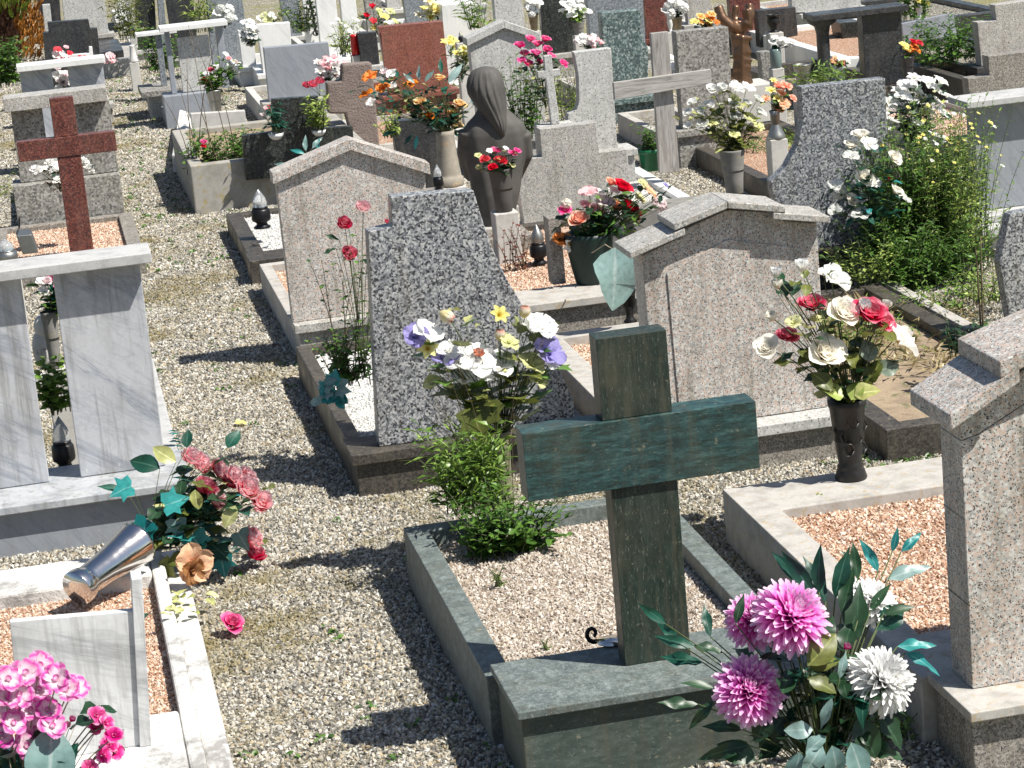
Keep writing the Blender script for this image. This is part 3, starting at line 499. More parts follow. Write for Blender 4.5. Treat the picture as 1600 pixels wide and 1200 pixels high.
# --- right hand pink granite grave
Yr=6.55
t=thing('grave','pink granite grave at the right edge with stepped capping and orange chips','grave',(2.95,Yr,0))
prof=[(1500,690),(1600,649),(1640,634)]; 
x0=2.505; P=[(x0,.251),(x0,at(1500,690,Yr).z),(2.56,at(1524,680,Yr).z),(2.80,1.165),(2.95,1.185),(3.10,1.165),(3.34,1.06),(3.395,1.03),(3.395,.251)]
mb=MB(); mb.prism(P,Yr,Yr+.17); hq=mb.build('headstone',M['gr_pink'],t,bevel=.003,fix=True)
P2=[(x0-.0,P[1][1]+.003),(2.56,P[2][1]+.003),(2.80,1.168),(2.95,1.188),(3.10,1.168),(3.34,1.063),(3.395,1.033),(3.395,1.13),(3.10,1.27),(2.95,1.29),(2.80,1.27),(x0,1.125)]
mb=MB(); mb.prism(P2,Yr-.001,Yr+.169); mb.build('gable_band',M['gr_pink'],hq,bevel=.003,fix=True)
for nm,xs in (('roof_slab',[(2.44,1.098),(2.66,1.215),(2.66,1.265),(2.44,1.147)]),('roof_slab',[(2.60,1.235),(2.93,1.335),(2.93,1.385),(2.60,1.285)]),('roof_slab',[(2.935,1.335),(3.28,1.22),(3.28,1.27),(2.935,1.385)]),('roof_slab',[(3.24,1.19),(3.46,1.098),(3.46,1.147),(3.24,1.238)])):
    mb=MB(); mb.prism(xs,Yr-.09,Yr+.24); mb.build(nm,M['gr_pink'],hq,bevel=.004,fix=True)
box(t,'side_slab',2.40,2.494,Yr+.012,Yr+.10,.251,1.10,M['gr_base']) if False else None
box(t,'plinth',2.45,3.45,6.42,6.72,0,.215,M['gr_base']); box(t,'plinth_cap',2.43,3.47,6.38,6.74,.217,.250,M['gr_pale' if False else 'kerbg'])
k=MB(); k.ring(2.41,3.42,6.742,8.93,.13,0,.235,.36); k.build('kerb',M['kerbg'],t,bevel=.006,fix=True)
bed(t,2.54,3.29,7.10,8.57,.19,*BEDS['orange'],seed=9,sub=1)
# ================================================================ second row
# --- veined marble monument, left
t=thing('marble_monument','white veined marble monument of two upright panels under one thin lintel slab','grave',(0,10.4,0))
Ym=10.38
box(t,'panel',-.07,.30,Ym,Ym+.05,.252,1.168,M['mar']).data; box(t,'panel',-.66,-.205,Ym,Ym+.05,.252,1.168,M['mar'])
for o in t.children: pass
box(t,'lintel',-.72,.352,Ym-.09,Ym+.17,1.17,1.215,M['mar_edge'],.004); box(t,'plinth_cap',-.72,.39,10.08,10.62,.215,.25,M['mar_g']); box(t,'plinth',-.69,.32,10.13,10.58,0,.213,M['mar_blue'])
k=MB(); k.ring(-.70,.385,10.62,13.1,.09,0,.12); k.build('kerb',M['mar_edge'],t,bevel=.004,fix=True); bed(t,-.61,.295,10.71,13.01,.09,*BEDS['grey'],seed=4,sub=1)
# --- speckled grey stepped stone
t,hs=grave('tall speckled grey granite stone with a notched left corner and a curved right flank',[(592,695),(575,362),(613,354),(611,308),(740,298),(752,338),(768,385),(790,432),(818,480),(850,540),(880,590),(896,625)],10.32,.10,M['gr_dark'],.215,(1.10,2.17),M['dkbase'],2.25,M['dkbase'],.2,'white')
# --- pink granite with stepped roof slabs, centre
Yg=9.95
t=thing('grave','pink granite headstone roofed with overlapping thin slabs, behind the green cross','grave',(2.7,Yg,0))
def qa(pts,Y): return [(at(x,y,Y).x,at(x,y,Y).z) for x,y in pts]
P=qa([(1003,400),(1066,370),(1066,360),(1137,328),(1223,333),(1223,345),(1276,349)],Yg); P=[(P[0][0]+.005,.212)]+P+[(P[-1][0],.212)]
mb=MB(); mb.prism(P,Yg,Yg+.17); hq=mb.build('headstone',M['gr_pink'],t,bevel=.003,fix=True)
I=qa([(1042,427),(1136,374),(1241,387)],Yg-.006); mb=MB(); mb.prism([(I[0][0]+.01,.214),I[0],I[1],I[2],(I[2][0]+.0,.214)],Yg-.007,Yg-.001); mb.build('raised_panel',M['gr_pink'],hq,bevel=.002,fix=True)
for ps in ([(985,405),(1071,367),(1070,357),(984,395)],[(1054,361),(1137,326),(1136,315),(1052,350)],[(1138,326),(1228,333),(1227,322),(1137,315)],[(1208,343),(1298,349),(1297,338),(1208,332)]):
    mb=MB(); mb.prism(qa(ps,Yg-.08),Yg-.08,Yg+.20); mb.build('roof_slab',M['gr_grey'],hq,bevel=.004,fix=True)
box(t,'plinth',2.30,3.20,Yg-.10,Yg+.17,0,.158,M['gr_base']); box(t,'plinth_cap',2.28,3.22,Yg-.14,Yg+.20,.16,.21,M['gr_pale'])
k=MB(); k.ring(2.33,3.25,Yg+.202,12.2,.13,0,.17); k.build('kerb',M['kerbg'],t,bevel=.005,fix=True); bed(t,2.46,3.12,Yg+.34,12.07,.12,*BEDS['orange'],seed=12,sub=1)
# --- dark speckled stone at the right edge, low kerbed soil bed
t,hs=grave('dark speckled granite stone cut off by the right picture edge',[(1580,512),(1562,410),(1578,335),(1660,318),(1680,500)],11.0,.08,M['gr_dark'],.15,(4.35,5.3),M['dkbase'],2.2,M['kerbg'],.13,'grey')
t=thing('soil_plot','unmarked soil plot with cut stone edging left of the dark edge stone','grave',(3.9,11.3,0))
k=MB(); k.ring(3.35,4.30,9.65,12.4,.10,0,.16); k.build('kerb',M['dkbase'],t,bevel=.005,fix=True)
mb=MB(); mb.add([(3.45,9.75,.11),(4.2,9.75,.11),(4.2,12.3,.11),(3.45,12.3,.11)],[(0,1,2,3)]); o=mb.build('soil_bed',M['soil'],t); o['kind']='stuff'
# ================================================================ third row
# --- red granite cross, left
Yx=16.35
t=thing('grave','red granite cross standing over an orange chip bed, left of the path','grave',(.02,Yx,0))
mb=MB(); a,b=at(77,155,Yx),at(114,150,Yx); a2,b2=at(109,392,Yx),at(146,388,Yx); l,r=at(25,222,Yx),at(180,205,Yx); l2,r2=at(30,252,Yx),at(183,237,Yx)
zA=(l.z+r.z)/2; zB=(l2.z+r2.z)/2
box(t,'cross_post',(a2.x+a.x)/2,(b2.x+b.x)/2,Yx+.003,Yx+.077,.06,zB-.001,M['gr_red']); box(t,'cross_arm',(l.x+l2.x)/2,(r.x+r2.x)/2,Yx-.004,Yx+.084,zB,zA,M['gr_red']); box(t,'cross_head',(a2.x+a.x)/2,(b2.x+b.x)/2,Yx+.003,Yx+.077,zA+.001,(a.z+b.z)/2,M['gr_red'])
k=MB(); k.ring(-.5,.51,16.1,17.9,.10,0,.14); k.build('kerb',M['gr_base'],t,bevel=.004,fix=True); bed(t,-.4,.41,16.2,17.8,.10,*BEDS['orange'],seed=14,sub=1)
# --- pink gabled stone by the path
def gable(label,pts,Y,th,mat,zb,capw,**kw):
    t,hs=grave(label,pts,Y,th,mat,zb,**kw); P=[at(x,y,Y) for x,y in pts]; P=[(p.x,p.z) for p in P]
    i0=1; i1=len(P)-2; top=P[i0:i1+1]; xs=[(x-(.02 if k==0 else 0)+(.02 if k==len(top)-1 else 0),z) for k,(x,z) in enumerate(top)]
    mid=max(range(len(xs)),key=lambda k:xs[k][1])
    for seg in (xs[:mid+1],xs[mid:]):
        if len(seg)<2: continue
        mb=MB(); mb.prism([(x,z-capw) for x,z in seg]+[(x,z+.012) for x,z in seg[::-1]],Y-.035,Y+th+.02); mb.build('gable_cap',mat,hs,bevel=.003,fix=True)
    return t
gable('pink gabled headstone with a plain moulded rim, nearest the gravel path',[(458,505),(430,272),(545,219),(664,258),(672,480)],12.92,.09,M['gr_pink'],.252,.05,base=(1.15,2.13),bm=M['gr_grey'],L=2.1,km=M['kerbg'],kz=.19,bedk='orange')
# --- stepped beige stone
t,hs=grave('beige granite stone stepped down on both sides, right of the mourning statue',[(818,342),(803,250),(847,246),(843,202),(931,191),(937,238),(980,233),(987,320)],15.6,.12,M['gr_grey'],.10,(2.9,3.76),M['gr_grey'],.9,M['kerbg'],.09,'grey')
t=thing('grave','low grave with a light ledge and no headstone, under the large pink bouquet','grave',(2.8,12.7,0))
box(t,'plinth',2.30,3.32,12.62,12.95,0,.205,M['gr_base']); box(t,'plinth_cap',2.28,3.34,12.58,12.98,.207,.25,M['kerbg']); k=MB(); k.ring(2.32,3.32,12.982,15.2,.1,0,.2); k.build('kerb',M['dkbase'],t,bevel=.005,fix=True); bed(t,2.42,3.22,13.08,15.1,.16,*BEDS['orange'],seed=12,sub=1)
a=at(853,440,13.1); b=at(866,335,13.1); box(t,'upright_slab',a.x+.02,b.x+.012,13.0,13.12,.252,b.z,M['gr_base'])
# --- mottled stone with curved shoulder
t,hs=grave('mottled blue grey granite stone with a concave left shoulder, beside the tall green shrub',[(1222,390),(1205,284),(1228,262),(1246,228),(1254,190),(1252,136),(1383,122),(1394,377)],13.05,.09,M['gr_mott'],.252,(3.95,5.0),M['dkbase'],2.0,M['dkbase'],.15,'grey')
# --- grey marble slab, right edge
Y=13.25
t=thing('grave','smooth blue grey slab under a thin white cap at the right picture edge','grave',(5.7,Y,0))
a=at(1540,330,Y); z1=at(1540,163,Y).z
box(t,'headstone',5.24,5.85,Y,Y+.12,.302,z1,M['mar_blue']); box(t,'cap',5.16,5.95,Y-.10,Y+.2,z1+.002,z1+.04,M['mar_edge'])
box(t,'plinth',5.13,6.0,Y-.25,Y+.3,0,.20,M['concl']); box(t,'plinth_cap',5.08,6.05,Y-.3,Y+.32,.202,.255,M['mar_edge']); box(t,'step',5.18,5.95,Y-.16,Y+.25,.257,.30,M['mar_edge'])
k=MB(); k.ring(5.1,6.0,Y+.33,Y+2.3,.1,0,.13); k.build('kerb',M['concl'],t,bevel=.005,fix=True)
# --- dark low grave with lantern
t=thing('grave','low dark edged grave filled with white chips, without a headstone, beside the path','grave',(1.6,16.5,0))
k=MB(); k.ring(1.15,2.05,15.55,17.25,.11,.0,.15); k.build('kerb',M['dkbase'],t,bevel=.005,fix=True); box(t,'front_block',1.13,2.07,15.25,15.54,0,.17,M['dkbase']); bed(t,1.26,1.94,15.66,17.14,.12,*BEDS['white'],seed=3,sub=1)
# --- concrete planter grave with black stepped slab
t=thing('grave','black stepped granite slab set on a lichened concrete planter by the path','grave',(1.6,18.2,0))
pl=MB(); pl.ring(.99,2.35,18.2,20.3,.1,0,.38); pl.build('planter_wall',M['conc'],t,bevel=.01,fix=True)
mb=MB(); mb.add([(1.09,18.3,.33),(2.25,18.3,.33),(2.25,20.2,.33),(1.09,20.2,.33)],[(0,1,2,3)]); o=mb.build('soil_bed',M['soil'],t); o['kind']='stuff'
slab(t,'headstone',[(385,282),(378,212),(426,206),(424,155),(497,150),(501,200),(551,197),(556,265)],18.12,.07,M['black'])
# --- left rear portal in granite
def portal(label,lint,panels,Y,zb,pm,lm,lz=.09,base=None,bm=None,over=.10,th=.06,L=2.2,km=None,posts=()):
    a=at(lint[0],lint[1],Y-over);b=at(lint[2],lint[3],Y-over); zt=(a.z+b.z)/2; t=thing('portal_monument',label,'grave',((a.x+b.x)/2,Y,0))
    box(t,'lintel',a.x,b.x,Y-over,Y+th+over,zt-lz,zt,lm)
    for p0,p1 in panels:
        box(t,'panel',p0,p1,Y,Y+th,zb,zt-lz-.002,pm)
    x0,x1=base or (a.x+.03,b.x-.03)
    box(t,'plinth',x0,x1,Y-.12,Y+th+.15,0,zb-.003,bm or lm)
    if L: k=MB(); k.ring(x0,x1,Y+th+.152,Y+L,.09,0,.14); k.build('kerb',km or bm or lm,t,bevel=.005,fix=True)
    return t,zt-lz
Y=18.1; x=lambda px,py,Y=Y:at(px,py,Y).x
portal('grey granite portal of two panels and a thick lintel, behind the red cross',(4,153,166,138),((x(20,200),x(70,200)),(x(120,200),x(176,200))),Y,.42,M['gr_coarse'],M['gr_grey'],.10,(x(28,300)-.03,x(190,300)),M['gr_coarse'])
Y=21.2
portal('white marble portal of two panels with a double lintel, behind the grey portal',(25,102,164,91),((x(31,120,Y),x(82,120,Y)),(x(107,120,Y),x(163,120,Y))),Y,.3,M['mar2'],M['mar_w'],.05,None,M['concl'])
# ================================================================ left rear
grave('black headstone with square stepped shoulders, left of the path',[(75,150),(67,51),(76,50),(74,35),(138,30),(141,44),(152,44),(158,98)],24.2,.1,M['black2'],.2,None,M['gr_grey'],2.0,M['concl'],.14,'grey')
t,hs=grave('twin pale grey stones joined side by side near the top edge left of the path',[(101,40),(95,-22),(127,-25),(131,-30),(160,-33),(167,30)],30.5,.12,M['gr_pale'],.3,None,M['gr_grey'],2.0,M['concl'],.2)
t=thing('tomb','low dark grey tomb lid in two steps beside the twin stones','grave',at(165,50,29)); p=at(165,50,29)
box(t,'lid',p.x-.35,p.x+.15,28.2,29.6,.22,.30,M['black2']); box(t,'base_slab',p.x-.45,p.x+.3,28.0,29.9,0,.218,M['gr_grey'])
grave('narrow white pillar stone beside the conifer',[(70,46),(66,8),(78,7),(82,44)],25.6,.12,M['gr_pale'],.05,None,None,0,plinth=False)
grave('small black stone behind the narrow white pillar',[(60,30),(57,-15),(92,-18),(95,28)],33,.1,M['black2'],.05,None,None,0,plinth=False)
t,_=grave('dark slab between two pale slabs at the top edge of the path',[(216,75),(210,-8),(241,-10),(246,72)],29.5,.15,M['black'],.15,None,M['gr_pale'],2.0,M['concl'],.14,hn='dark_slab')
slab(t,'side_slab',[(252,72),(245,-12),(255,-13),(262,70)],29.4,.12,M['gr_teal'],.15); slab(t,'side_slab',[(200,32),(193,-12),(205,-13),(209,30)],29.45,.12,M['gr_pale'],.15)
grave('brown grey slab directly right of the dark slab',[(268,60),(258,-8),(300,-12),(308,60)],28.3,.12,M['black2'],.15,None,M['gr_pale'],1.8,M['concl'],.14)
grave('grey slab near the top edge, above the round topped white bouquet',[(328,62),(322,-6),(378,-10),(386,60)],27.0,.12,M['gr_teal'],.15,None,M['mar_w'],1.8,M['concl'],.14)
# table shaped monument
Y=23.3
t,zl=portal('pale upright slab framed by two dark posts and a thin lintel, right of the path',(249,43,355,33),((at(263,100,Y).x,at(271,100,Y).x),(at(341,80,Y).x,at(352,80,Y).x)),Y,.32,M['mar_blue'],M['mar_w'],.045,(at(258,180,Y).x,at(337,180,Y).x),M['mar_blue'],th=.1)
p0,p1=at(283,120,Y+.05),at(333,120,Y+.05); box(t,'centre_slab',p0.x,p1.x,Y+.02,Y+.08,.322,zl-.08,M['gr_pale'])
# T shaped iron stand
t=thing('stone_stand','slim T shaped stone stand left of the framed pale slab','stand',at(252,128,24.2)); p=at(252,128,24.2); pt=at(247,54,24.2)
box(t,'post',pt.x-.03,pt.x+.03,24.2,24.26,.30,pt.z,M['gr_teal']); box(t,'top_bar',pt.x-.22,pt.x+.18,24.14,24.32,pt.z+.001,pt.z+.035,M['mar_w']); box(t,'base_slab',p.x-.22,p.x+.35,23.9,24.6,.24,.299,M['gr_coarse']); box(t,'foot',p.x-.15,p.x+.3,24.0,24.5,0,.239,M['gr_pale'])
grave('light stone stub with a hollow curved right side, behind the planter bush',[(303,222),(298,178),(383,173),(384,186),(387,194),(392,204),(396,212)],20.6,.08,M['concl'],.1,None,M['concl'],1.8,M['concl'],.12)
# weathered white stone piece leaning by the path
t=thing('broken_stone','bright white weathered stone slab end lying beside the planter','stone',gd(290,272)); 
P=[gd(272,272),gd(309,270),gd(312,232),gd(296,198),gd(285,205)]
mb=MB(); n=len(P); vs=[(p.x,p.y,0) for p in P]+[(p.x,p.y,.16+.05*math.sin(i*2)) for i,p in enumerate(P)]
mb.add(vs,[tuple(range(n-1,-1,-1)),tuple(range(n,2*n))]+[(i,(i+1)%n,(i+1)%n+n,i+n) for i in range(n)]); mb.build('slab_piece',M['wstone'],t,bevel=.01,fix=True)
# ================================================================ centre rear
grave('wide blue grey polished slab behind the pink and white lilies',[(420,150),(412,75),(513,66),(521,138)],22.2,.1,M['mar_blue'],.28,None,M['gr_grey'],2.0,M['concl'],.2,'grey')
grave('white block headstone directly left above the wide blue grey slab',[(410,100),(401,39),(453,35),(457,98)],25.2,.14,M['mar_w'],.2,None,M['mar_w'],2.0,M['mar_w'],.2)
grave('grey slab at the top edge above the white block headstone',[(444,40),(436,-8),(466,-10),(471,38)],28.6,.12,M['gr_teal'],.2,None,M['gr_pale'],1.6,M['concl'],.2)
t,_=grave('white slab with black curling ironwork across its face',[(479,60),(472,-8),(499,-10),(505,58)],27.2,.12,M['mar_w'],.2,None,M['gr_pale'],1.6,M['concl'],.2)
mb=MB(); rg=random.Random(4); mb.tube([at(483,-4,27.14),at(489,25,27.14),at(495,56,27.14)],.012,.012,5)
for k_ in range(9):
    cy_=3+k_*6; cx_=483.8+.2*cy_+(k_%2*2-1)*1.5; 
    mb.tube([at(cx_+5*math.cos(u)*(1-u/9),cy_+5*math.sin(u)*(1-u/9),27.14) for u in [j*.7 for j in range(9)]],.012,.006,4)
mb.build('ironwork',M['iron'],t)
Y=25.4
t=thing('portal_monument','tall bright white portal of two narrow panels, beside the red grave lamp','grave',(at(533,60,Y).x,Y,0))
for a,b in ((499,530),(537,561)):
    x0,x1=at(a,50,Y).x,at(b,50,Y).x; box(t,'panel',x0,x1,Y,Y+.12,.25,1.36,M['mar_w'])
box(t,'lintel',at(494,0,Y).x,at(566,0,Y).x,Y-.12,Y+.2,1.362,1.43,M['black2']); box(t,'plinth',at(494,0,Y).x-.03,at(580,0,Y).x,Y-.2,Y+.3,0,.248,M['mar_w'])
t,_=grave('terracotta red square granite headstone in the centre background',[(606,125),(591,42),(692,33),(701,118)],21.4,.12,M['gr_brick'],.32,None,M['gr_brick'],2.0,M['gr_brick'],.2,'grey')
a=at(600,50,21.4); box(t,'side_strip',a.x-.03,a.x+.012,21.385,21.398,.35,at(600,45,21.4).z-.03,M['gr_brick'],.001)
grave('rough hewn brown stone with stepped outline, left of the orange roses',[(556,215),(545,197),(540,178),(514,178),(511,130),(534,127),(535,101),(581,98),(592,213)],19.4,.14,M['hewn'],.1,(2.5,3.35),M['gr_pale'],2.0,M['kerbg'],.15,'orange',bevel=.015)
grave('dark square headstone with a white edge under the orange roses',[(620,245),(614,190),(688,183),(692,240)],17.3,.12,M['black2'],.15,None,M['concd'],1.7,M['concl'],.12,'orange')
grave('dark panel stone behind the red lamp',[(563,85),(558,52),(588,50),(592,84)],24.0,.1,M['black2'],.3,None,M['gr_pale'],1.9,M['concl'],.2)
grave('dark slate slab at the top edge above the terracotta stone',[(634,25),(628,-14),(662,-17),(667,24)],27.5,.12,M['gr_teal'],.2,None,M['mar_w'],1.7,M['mar_w'],.2)
grave('brown stone at the top edge left of the slate slab',[(572,20),(567,-20),(592,-22),(598,20)],28.0,.12,M['gr_coarse'],.2,None,M['mar_w'],1.7,M['concl'],.2)
gable('tall pale gabled headstone behind the mourning figure',[(745,165),(732,62),(786,34),(838,54),(850,160)],18.3,.12,M['gr_pale'],.3,.045,base=None,bm=M['gr_pale'],L=1.9,km=M['concl'],bedk='grey')
grave('pale plain slab at the top edge above the gabled stone',[(775,38),(770,-20),(812,-24),(820,34)],24.8,.14,M['gr_pale'],.25,None,M['gr_pale'],1.8,M['concl'],.2)
grave('tall black slab right of the magenta flowers',[(848,68),(843,-14),(892,-18),(902,62)],23.2,.1,M['black'],.3,None,M['gr_grey'],1.9,M['concl'],.2)
grave('smooth grey tall slab behind the rough green grey stone',[(925,90),(916,-14),(1003,-20),(1010,85)],23.6,.14,M['gr_teal'],.2,None,M['gr_pale'],1.9,M['concl'],.2)
grave('green grey stone with a ragged right edge, behind the wooden cross',[(956,192),(946,120),(939,20),(1000,15),(1003,25),(1001,45),(1005,60),(1013,75),(1016,185)],20.2,.14,M['gr_green'],.22,None,M['gr_green'],1.9,M['kerbg'],.2,'orange',bevel=.008)
grave('maroon slab at the top edge right of the tall grey slab',[(1010,60),(1004,-22),(1040,-25),(1045,55)],24.4,.1,M['gr_red'],.2,None,M['gr_red'],1.8,M['gr_red'],.2)
ZP=at(935,236,16.75).z
t,_=grave('pale granite slab with a hollow curved left edge on a wide light foot',[(893,232),(887,196),(888,178),(901,172),(905,160),(904,120),(897,82),(955,75),(964,222),(966,226)],16.75,.1,M['gr_pale'],ZP,(3.62,4.06),M['gr_pale'],1.4,M['kerbg'],.2,'grey')
t,_=grave('square brown grey granite slab behind the wooden cross arm',[(1068,213),(1056,50),(1138,42),(1147,205)],17.6,.12,M['gr_coarse'],.3,None,M['gr_coarse'],1.9,M['kerbg'],.2,'grey')
grave('deep red slab at the top edge right of the bronze hands',[(1143,45),(1138,-30),(1185,-34),(1190,40)],23.9,.12,M['gr_red'],.2,None,M['black2'],1.8,M['concl'],.2)
# small stone cross
Y=16.6
t=thing('stone_cross','small slim pale stone cross in front of the magenta flowers','cross',at(868,195,Y)); a=at(868,192,Y); b=at(857,86,Y)
mb=MB(); P=[(862,195),(853,122),(841,122),(840,112),(852,110),(850,88),(862,86),(864,109),(875,108),(876,118),(865,120),(875,193)]; P=[at(x_,y_,Y) for x_,y_ in P]; mb.prism([(p.x,p.z) for p in P],Y,Y+.05); mb.build('cross',M['gr_pale'],t,bevel=.004,fix=True)
box(t,'foot',P[0].x-.1,P[-1].x+.1,Y-.1,Y+.14,0,P[0].z-.001,M['gr_pale'])
# wooden cross
Y=16.3
t=thing('wooden_cross','weathered grey wooden cross of two bare planks','cross',gd(1050,270,.15)); 
u=[at(x_,y_,Y+.02) for x_,y_ in ((1030,270),(1016,52),(1043,49),(1061,268))]; mb=MB(); mb.prism([(p.x,p.z) for p in u],Y+.001,Y+.05); mb.build('post',M['woodv'],t,bevel=.003,fix=True)
u=[at(x_,y_,Y-.03) for x_,y_ in ((960,156),(958,129),(1110,108),(1111,130))]; mb=MB(); mb.prism([(p.x,p.z) for p in u],Y-.045,Y); mb.build('arm',M['woodh'],t,bevel=.003,fix=True)
# grey block kerb before the wooden cross
t=thing('grave','low grey block edged plot below the wooden cross','grave',(4.1,15.1,0)); a=at(985,282,14.9); b=at(1130,262,14.9)
box(t,'front_block',a.x,b.x,14.9,15.2,0,.24,M['concd']); k=MB(); k.ring(a.x+.02,b.x-.02,15.202,17.3,.09,0,.15); k.build('kerb',M['mar_w'],t,bevel=.005,fix=True); bed(t,a.x+.11,b.x-.11,15.29,17.21,.11,*BEDS['white'],seed=3,sub=1)
# ================================================================ right rear
Y=19.6
t,zl=portal('dark granite portal with one broad panel and one slim column',(1270,22,1420,10),((at(1350,80,Y).x,at(1411,80,Y).x),),Y,.15,M['black2'],M['black2'],.05,(at(1275,120,Y).x,at(1420,120,Y).x),M['dkbase'],th=.14,over=.07)
cx_=at(1291,80,Y).x; mb=MB(); 
for y_,r_ in (('column',.055),): mb.lathe([(r_*1.5,0),(r_,.06),(r_,zl-.15-.12),(r_*1.25,zl-.15-.06),(r_*2.2,zl-.15-.03),(r_*2.3,zl-.152)],cx_,Y+.07,.15,16); mb.build('column',M['black2'],t,smooth=True)
grave('large pale granite slab with a stepped left side, behind the dark portal',[(1262,90),(1258,24),(1238,20),(1237,-8),(1340,-18),(1350,80)],24.6,.14,M['gr_pale'],.25,None,M['gr_pale'],2.0,M['gr_pale'],.2,'orange')
t,_=grave('leaning plain grey marble slab left of the leafy shrub at upper right',[(1413,75),(1409,37),(1490,20),(1496,60)],21.6,.05,M['mar_blue'],None,None,None,0,plinth=False)
grave('pale grey granite stone stepped on its left side, at the upper right edge',[(1533,95),(1527,35),(1557,32),(1554,8),(1640,-4),(1650,85)],19.0,.12,M['gr_grey'],.3,None,M['black2'],2.2,M['black2'],.28,'grey')
grave('reddish brown stepped stone below the pale one at the right edge',[(1520,190),(1512,123),(1546,118),(1544,88),(1640,76),(1650,180)],16.2,.12,M['gr_base'],.2,None,M['gr_coarse'],2.2,M['concl'],.15,'orange')
t=thing('planter_box','dark low stone planter in front of the leafy shrub','planter',(6.9,19,0)); a=gd(1425,95,.25); b=gd(1540,125,.25)
k=MB(); k.ring(a.x-.15,b.x+.75,17.9,21.1,.1,0,.27); k.build('wall',M['dkbase'],t,bevel=.01,fix=True); mb=MB(); mb.add([(a.x,18,.2),(b.x+.6,18,.2),(b.x+.6,21,.2),(a.x,21,.2)],[(0,1,2,3)]); o=mb.build('soil_bed',M['soil'],t); o['kind']='stuff'
t=thing('grave','dark edged plot left of the mottled stone','grave',(4.9,17,0)); k=MB(); k.ring(4.72,5.65,15.4,18.4,.1,0,.16); k.build('kerb',M['dkbase'],t,bevel=.01,fix=True); bed(t,4.82,5.55,15.5,18.3,.1,*BEDS['orange'],seed=5,near=False)
t=thing('grave','light edged orange chip plot at the top right, beside the black urn','grave',(6.9,22,0)); a=gd(1165,50,.2)
k=MB(); k.ring(a.x,a.x+1.3,21.0,23.9,.12,0,.22); k.build('kerb',M['mar_w'],t,bevel=.01,fix=True); bed(t,a.x+.12,a.x+1.18,21.12,23.78,.17,*BEDS['orange'],seed=5,near=False)

# ================================================================ more stones towards the top edge
for lab,pts,Y,th,m_,zb,km in (
 ('low white table tomb with two dark openings, right of the pale yellow lilies',[(692,38),(690,8),(742,4),(745,36)],23.4,.5,'mar_w',.1,'mar_w'),
 ('pale cream block at the top edge behind the wooden cross head',[(1046,40),(1041,-14),(1066,-16),(1070,38)],25.8,.12,'gr_pale',.2,'gr_pale'),
 ('light grey rounded slab at the top edge above the pansies',[(1075,32),(1072,2),(1086,-6),(1108,-4),(1120,30)],25.2,.12,'gr_grey',.2,'gr_grey'),
 ('dark slab standing for the shade inside the kerb behind the black urn',[(1186,48),(1182,17),(1243,11),(1246,44)],23.4,.14,'black2',.1,None),  # no stone here: kerb's inner shade put in as a dark slab
 ('small brown slab at the top edge above the slim column',[(1290,12),(1287,-20),(1325,-24),(1328,10)],30.5,.12,'gr_coarse',.2,'concl'),
 ('black box stone between column and panel of the dark portal',[(1316,56),(1312,36),(1346,33),(1349,52)],22.8,.3,'black',.02,None),
 ('white slab at the top edge left of the reedy shrub',[(186,18),(183,-10),(193,-11),(196,16)],33.5,.12,'mar_w',.2,'mar_w'),
 ('grey slab at the top edge between black slab and grey tall slab',[(906,20),(903,-18),(916,-19),(919,18)],28.5,.12,'gr_coarse',.2,'concl'),
 ('pale slab at the top edge beside the pale yellow lilies',[(715,6),(712,-26),(748,-29),(752,4)],30.0,.12,'gr_pale',.2,'gr_pale'),
 ('light stone at the top edge between red lamp and lilies',[(606,22),(602,-14),(624,-16),(628,20)],30.5,.12,'gr_pale',.2,'concl'),
 ('pale square stone at the top right edge above the leafy shrub',[(1480,6),(1476,-30),(1520,-34),(1525,4)],27.0,.14,'gr_grey',.2,'gr_pale'),
 ('dark slab at the top right edge above the leaning marble slab',[(1432,2),(1428,-34),(1466,-37),(1470,0)],28.6,.14,'black2',.2,'gr_pale'),
 ('small white slab directly right of the white round topped bouquet',[(376,78),(372,48),(394,46),(398,76)],26.0,.1,'mar_w',.2,'mar_w'),
 ('grey stub stone behind the glass jar at the upper right',[(1190,100),(1187,82),(1204,80),(1207,98)],20.4,.12,'gr_coarse',.05,None)):
    grave(lab,pts,Y,th,M[m_],zb,None,M[km] if km else None,1.7 if km else 0,M[km] if km else None,.18,'grey' if km else None,plinth=bool(km))
t=thing('grave','black edged plot with a broad dark kerb at the top right, behind the leafy planter','grave',(8.4,23.5,0)); a=gd(1440,45,.25); b=gd(1530,35,.25)
k=MB(); k.ring(a.x,b.x+.6,22.9,25.2,.12,0,.25); k.build('kerb',M['black2'],t,bevel=.01,fix=True); bed(t,a.x+.12,b.x+.48,23.02,25.08,.2,*BEDS['grey'],seed=5,near=False)

for o in bpy.data.objects:
    if o.get('label','').startswith('pink granite grave at the right edge'): tR=o
for z_ in (.52,.79):
    mb=MB(); mb.box(2.5035,2.5048,Yr+.003,Yr+.167,z_,z_+.003); mb.build('joint',M['black'],tR)
for x_ in (2.70,):
    mb=MB(); mb.box(x_,x_+.0025,Yr-.0006,Yr+.001,.252,1.05); mb.build('joint',M['gr_base'],tR)
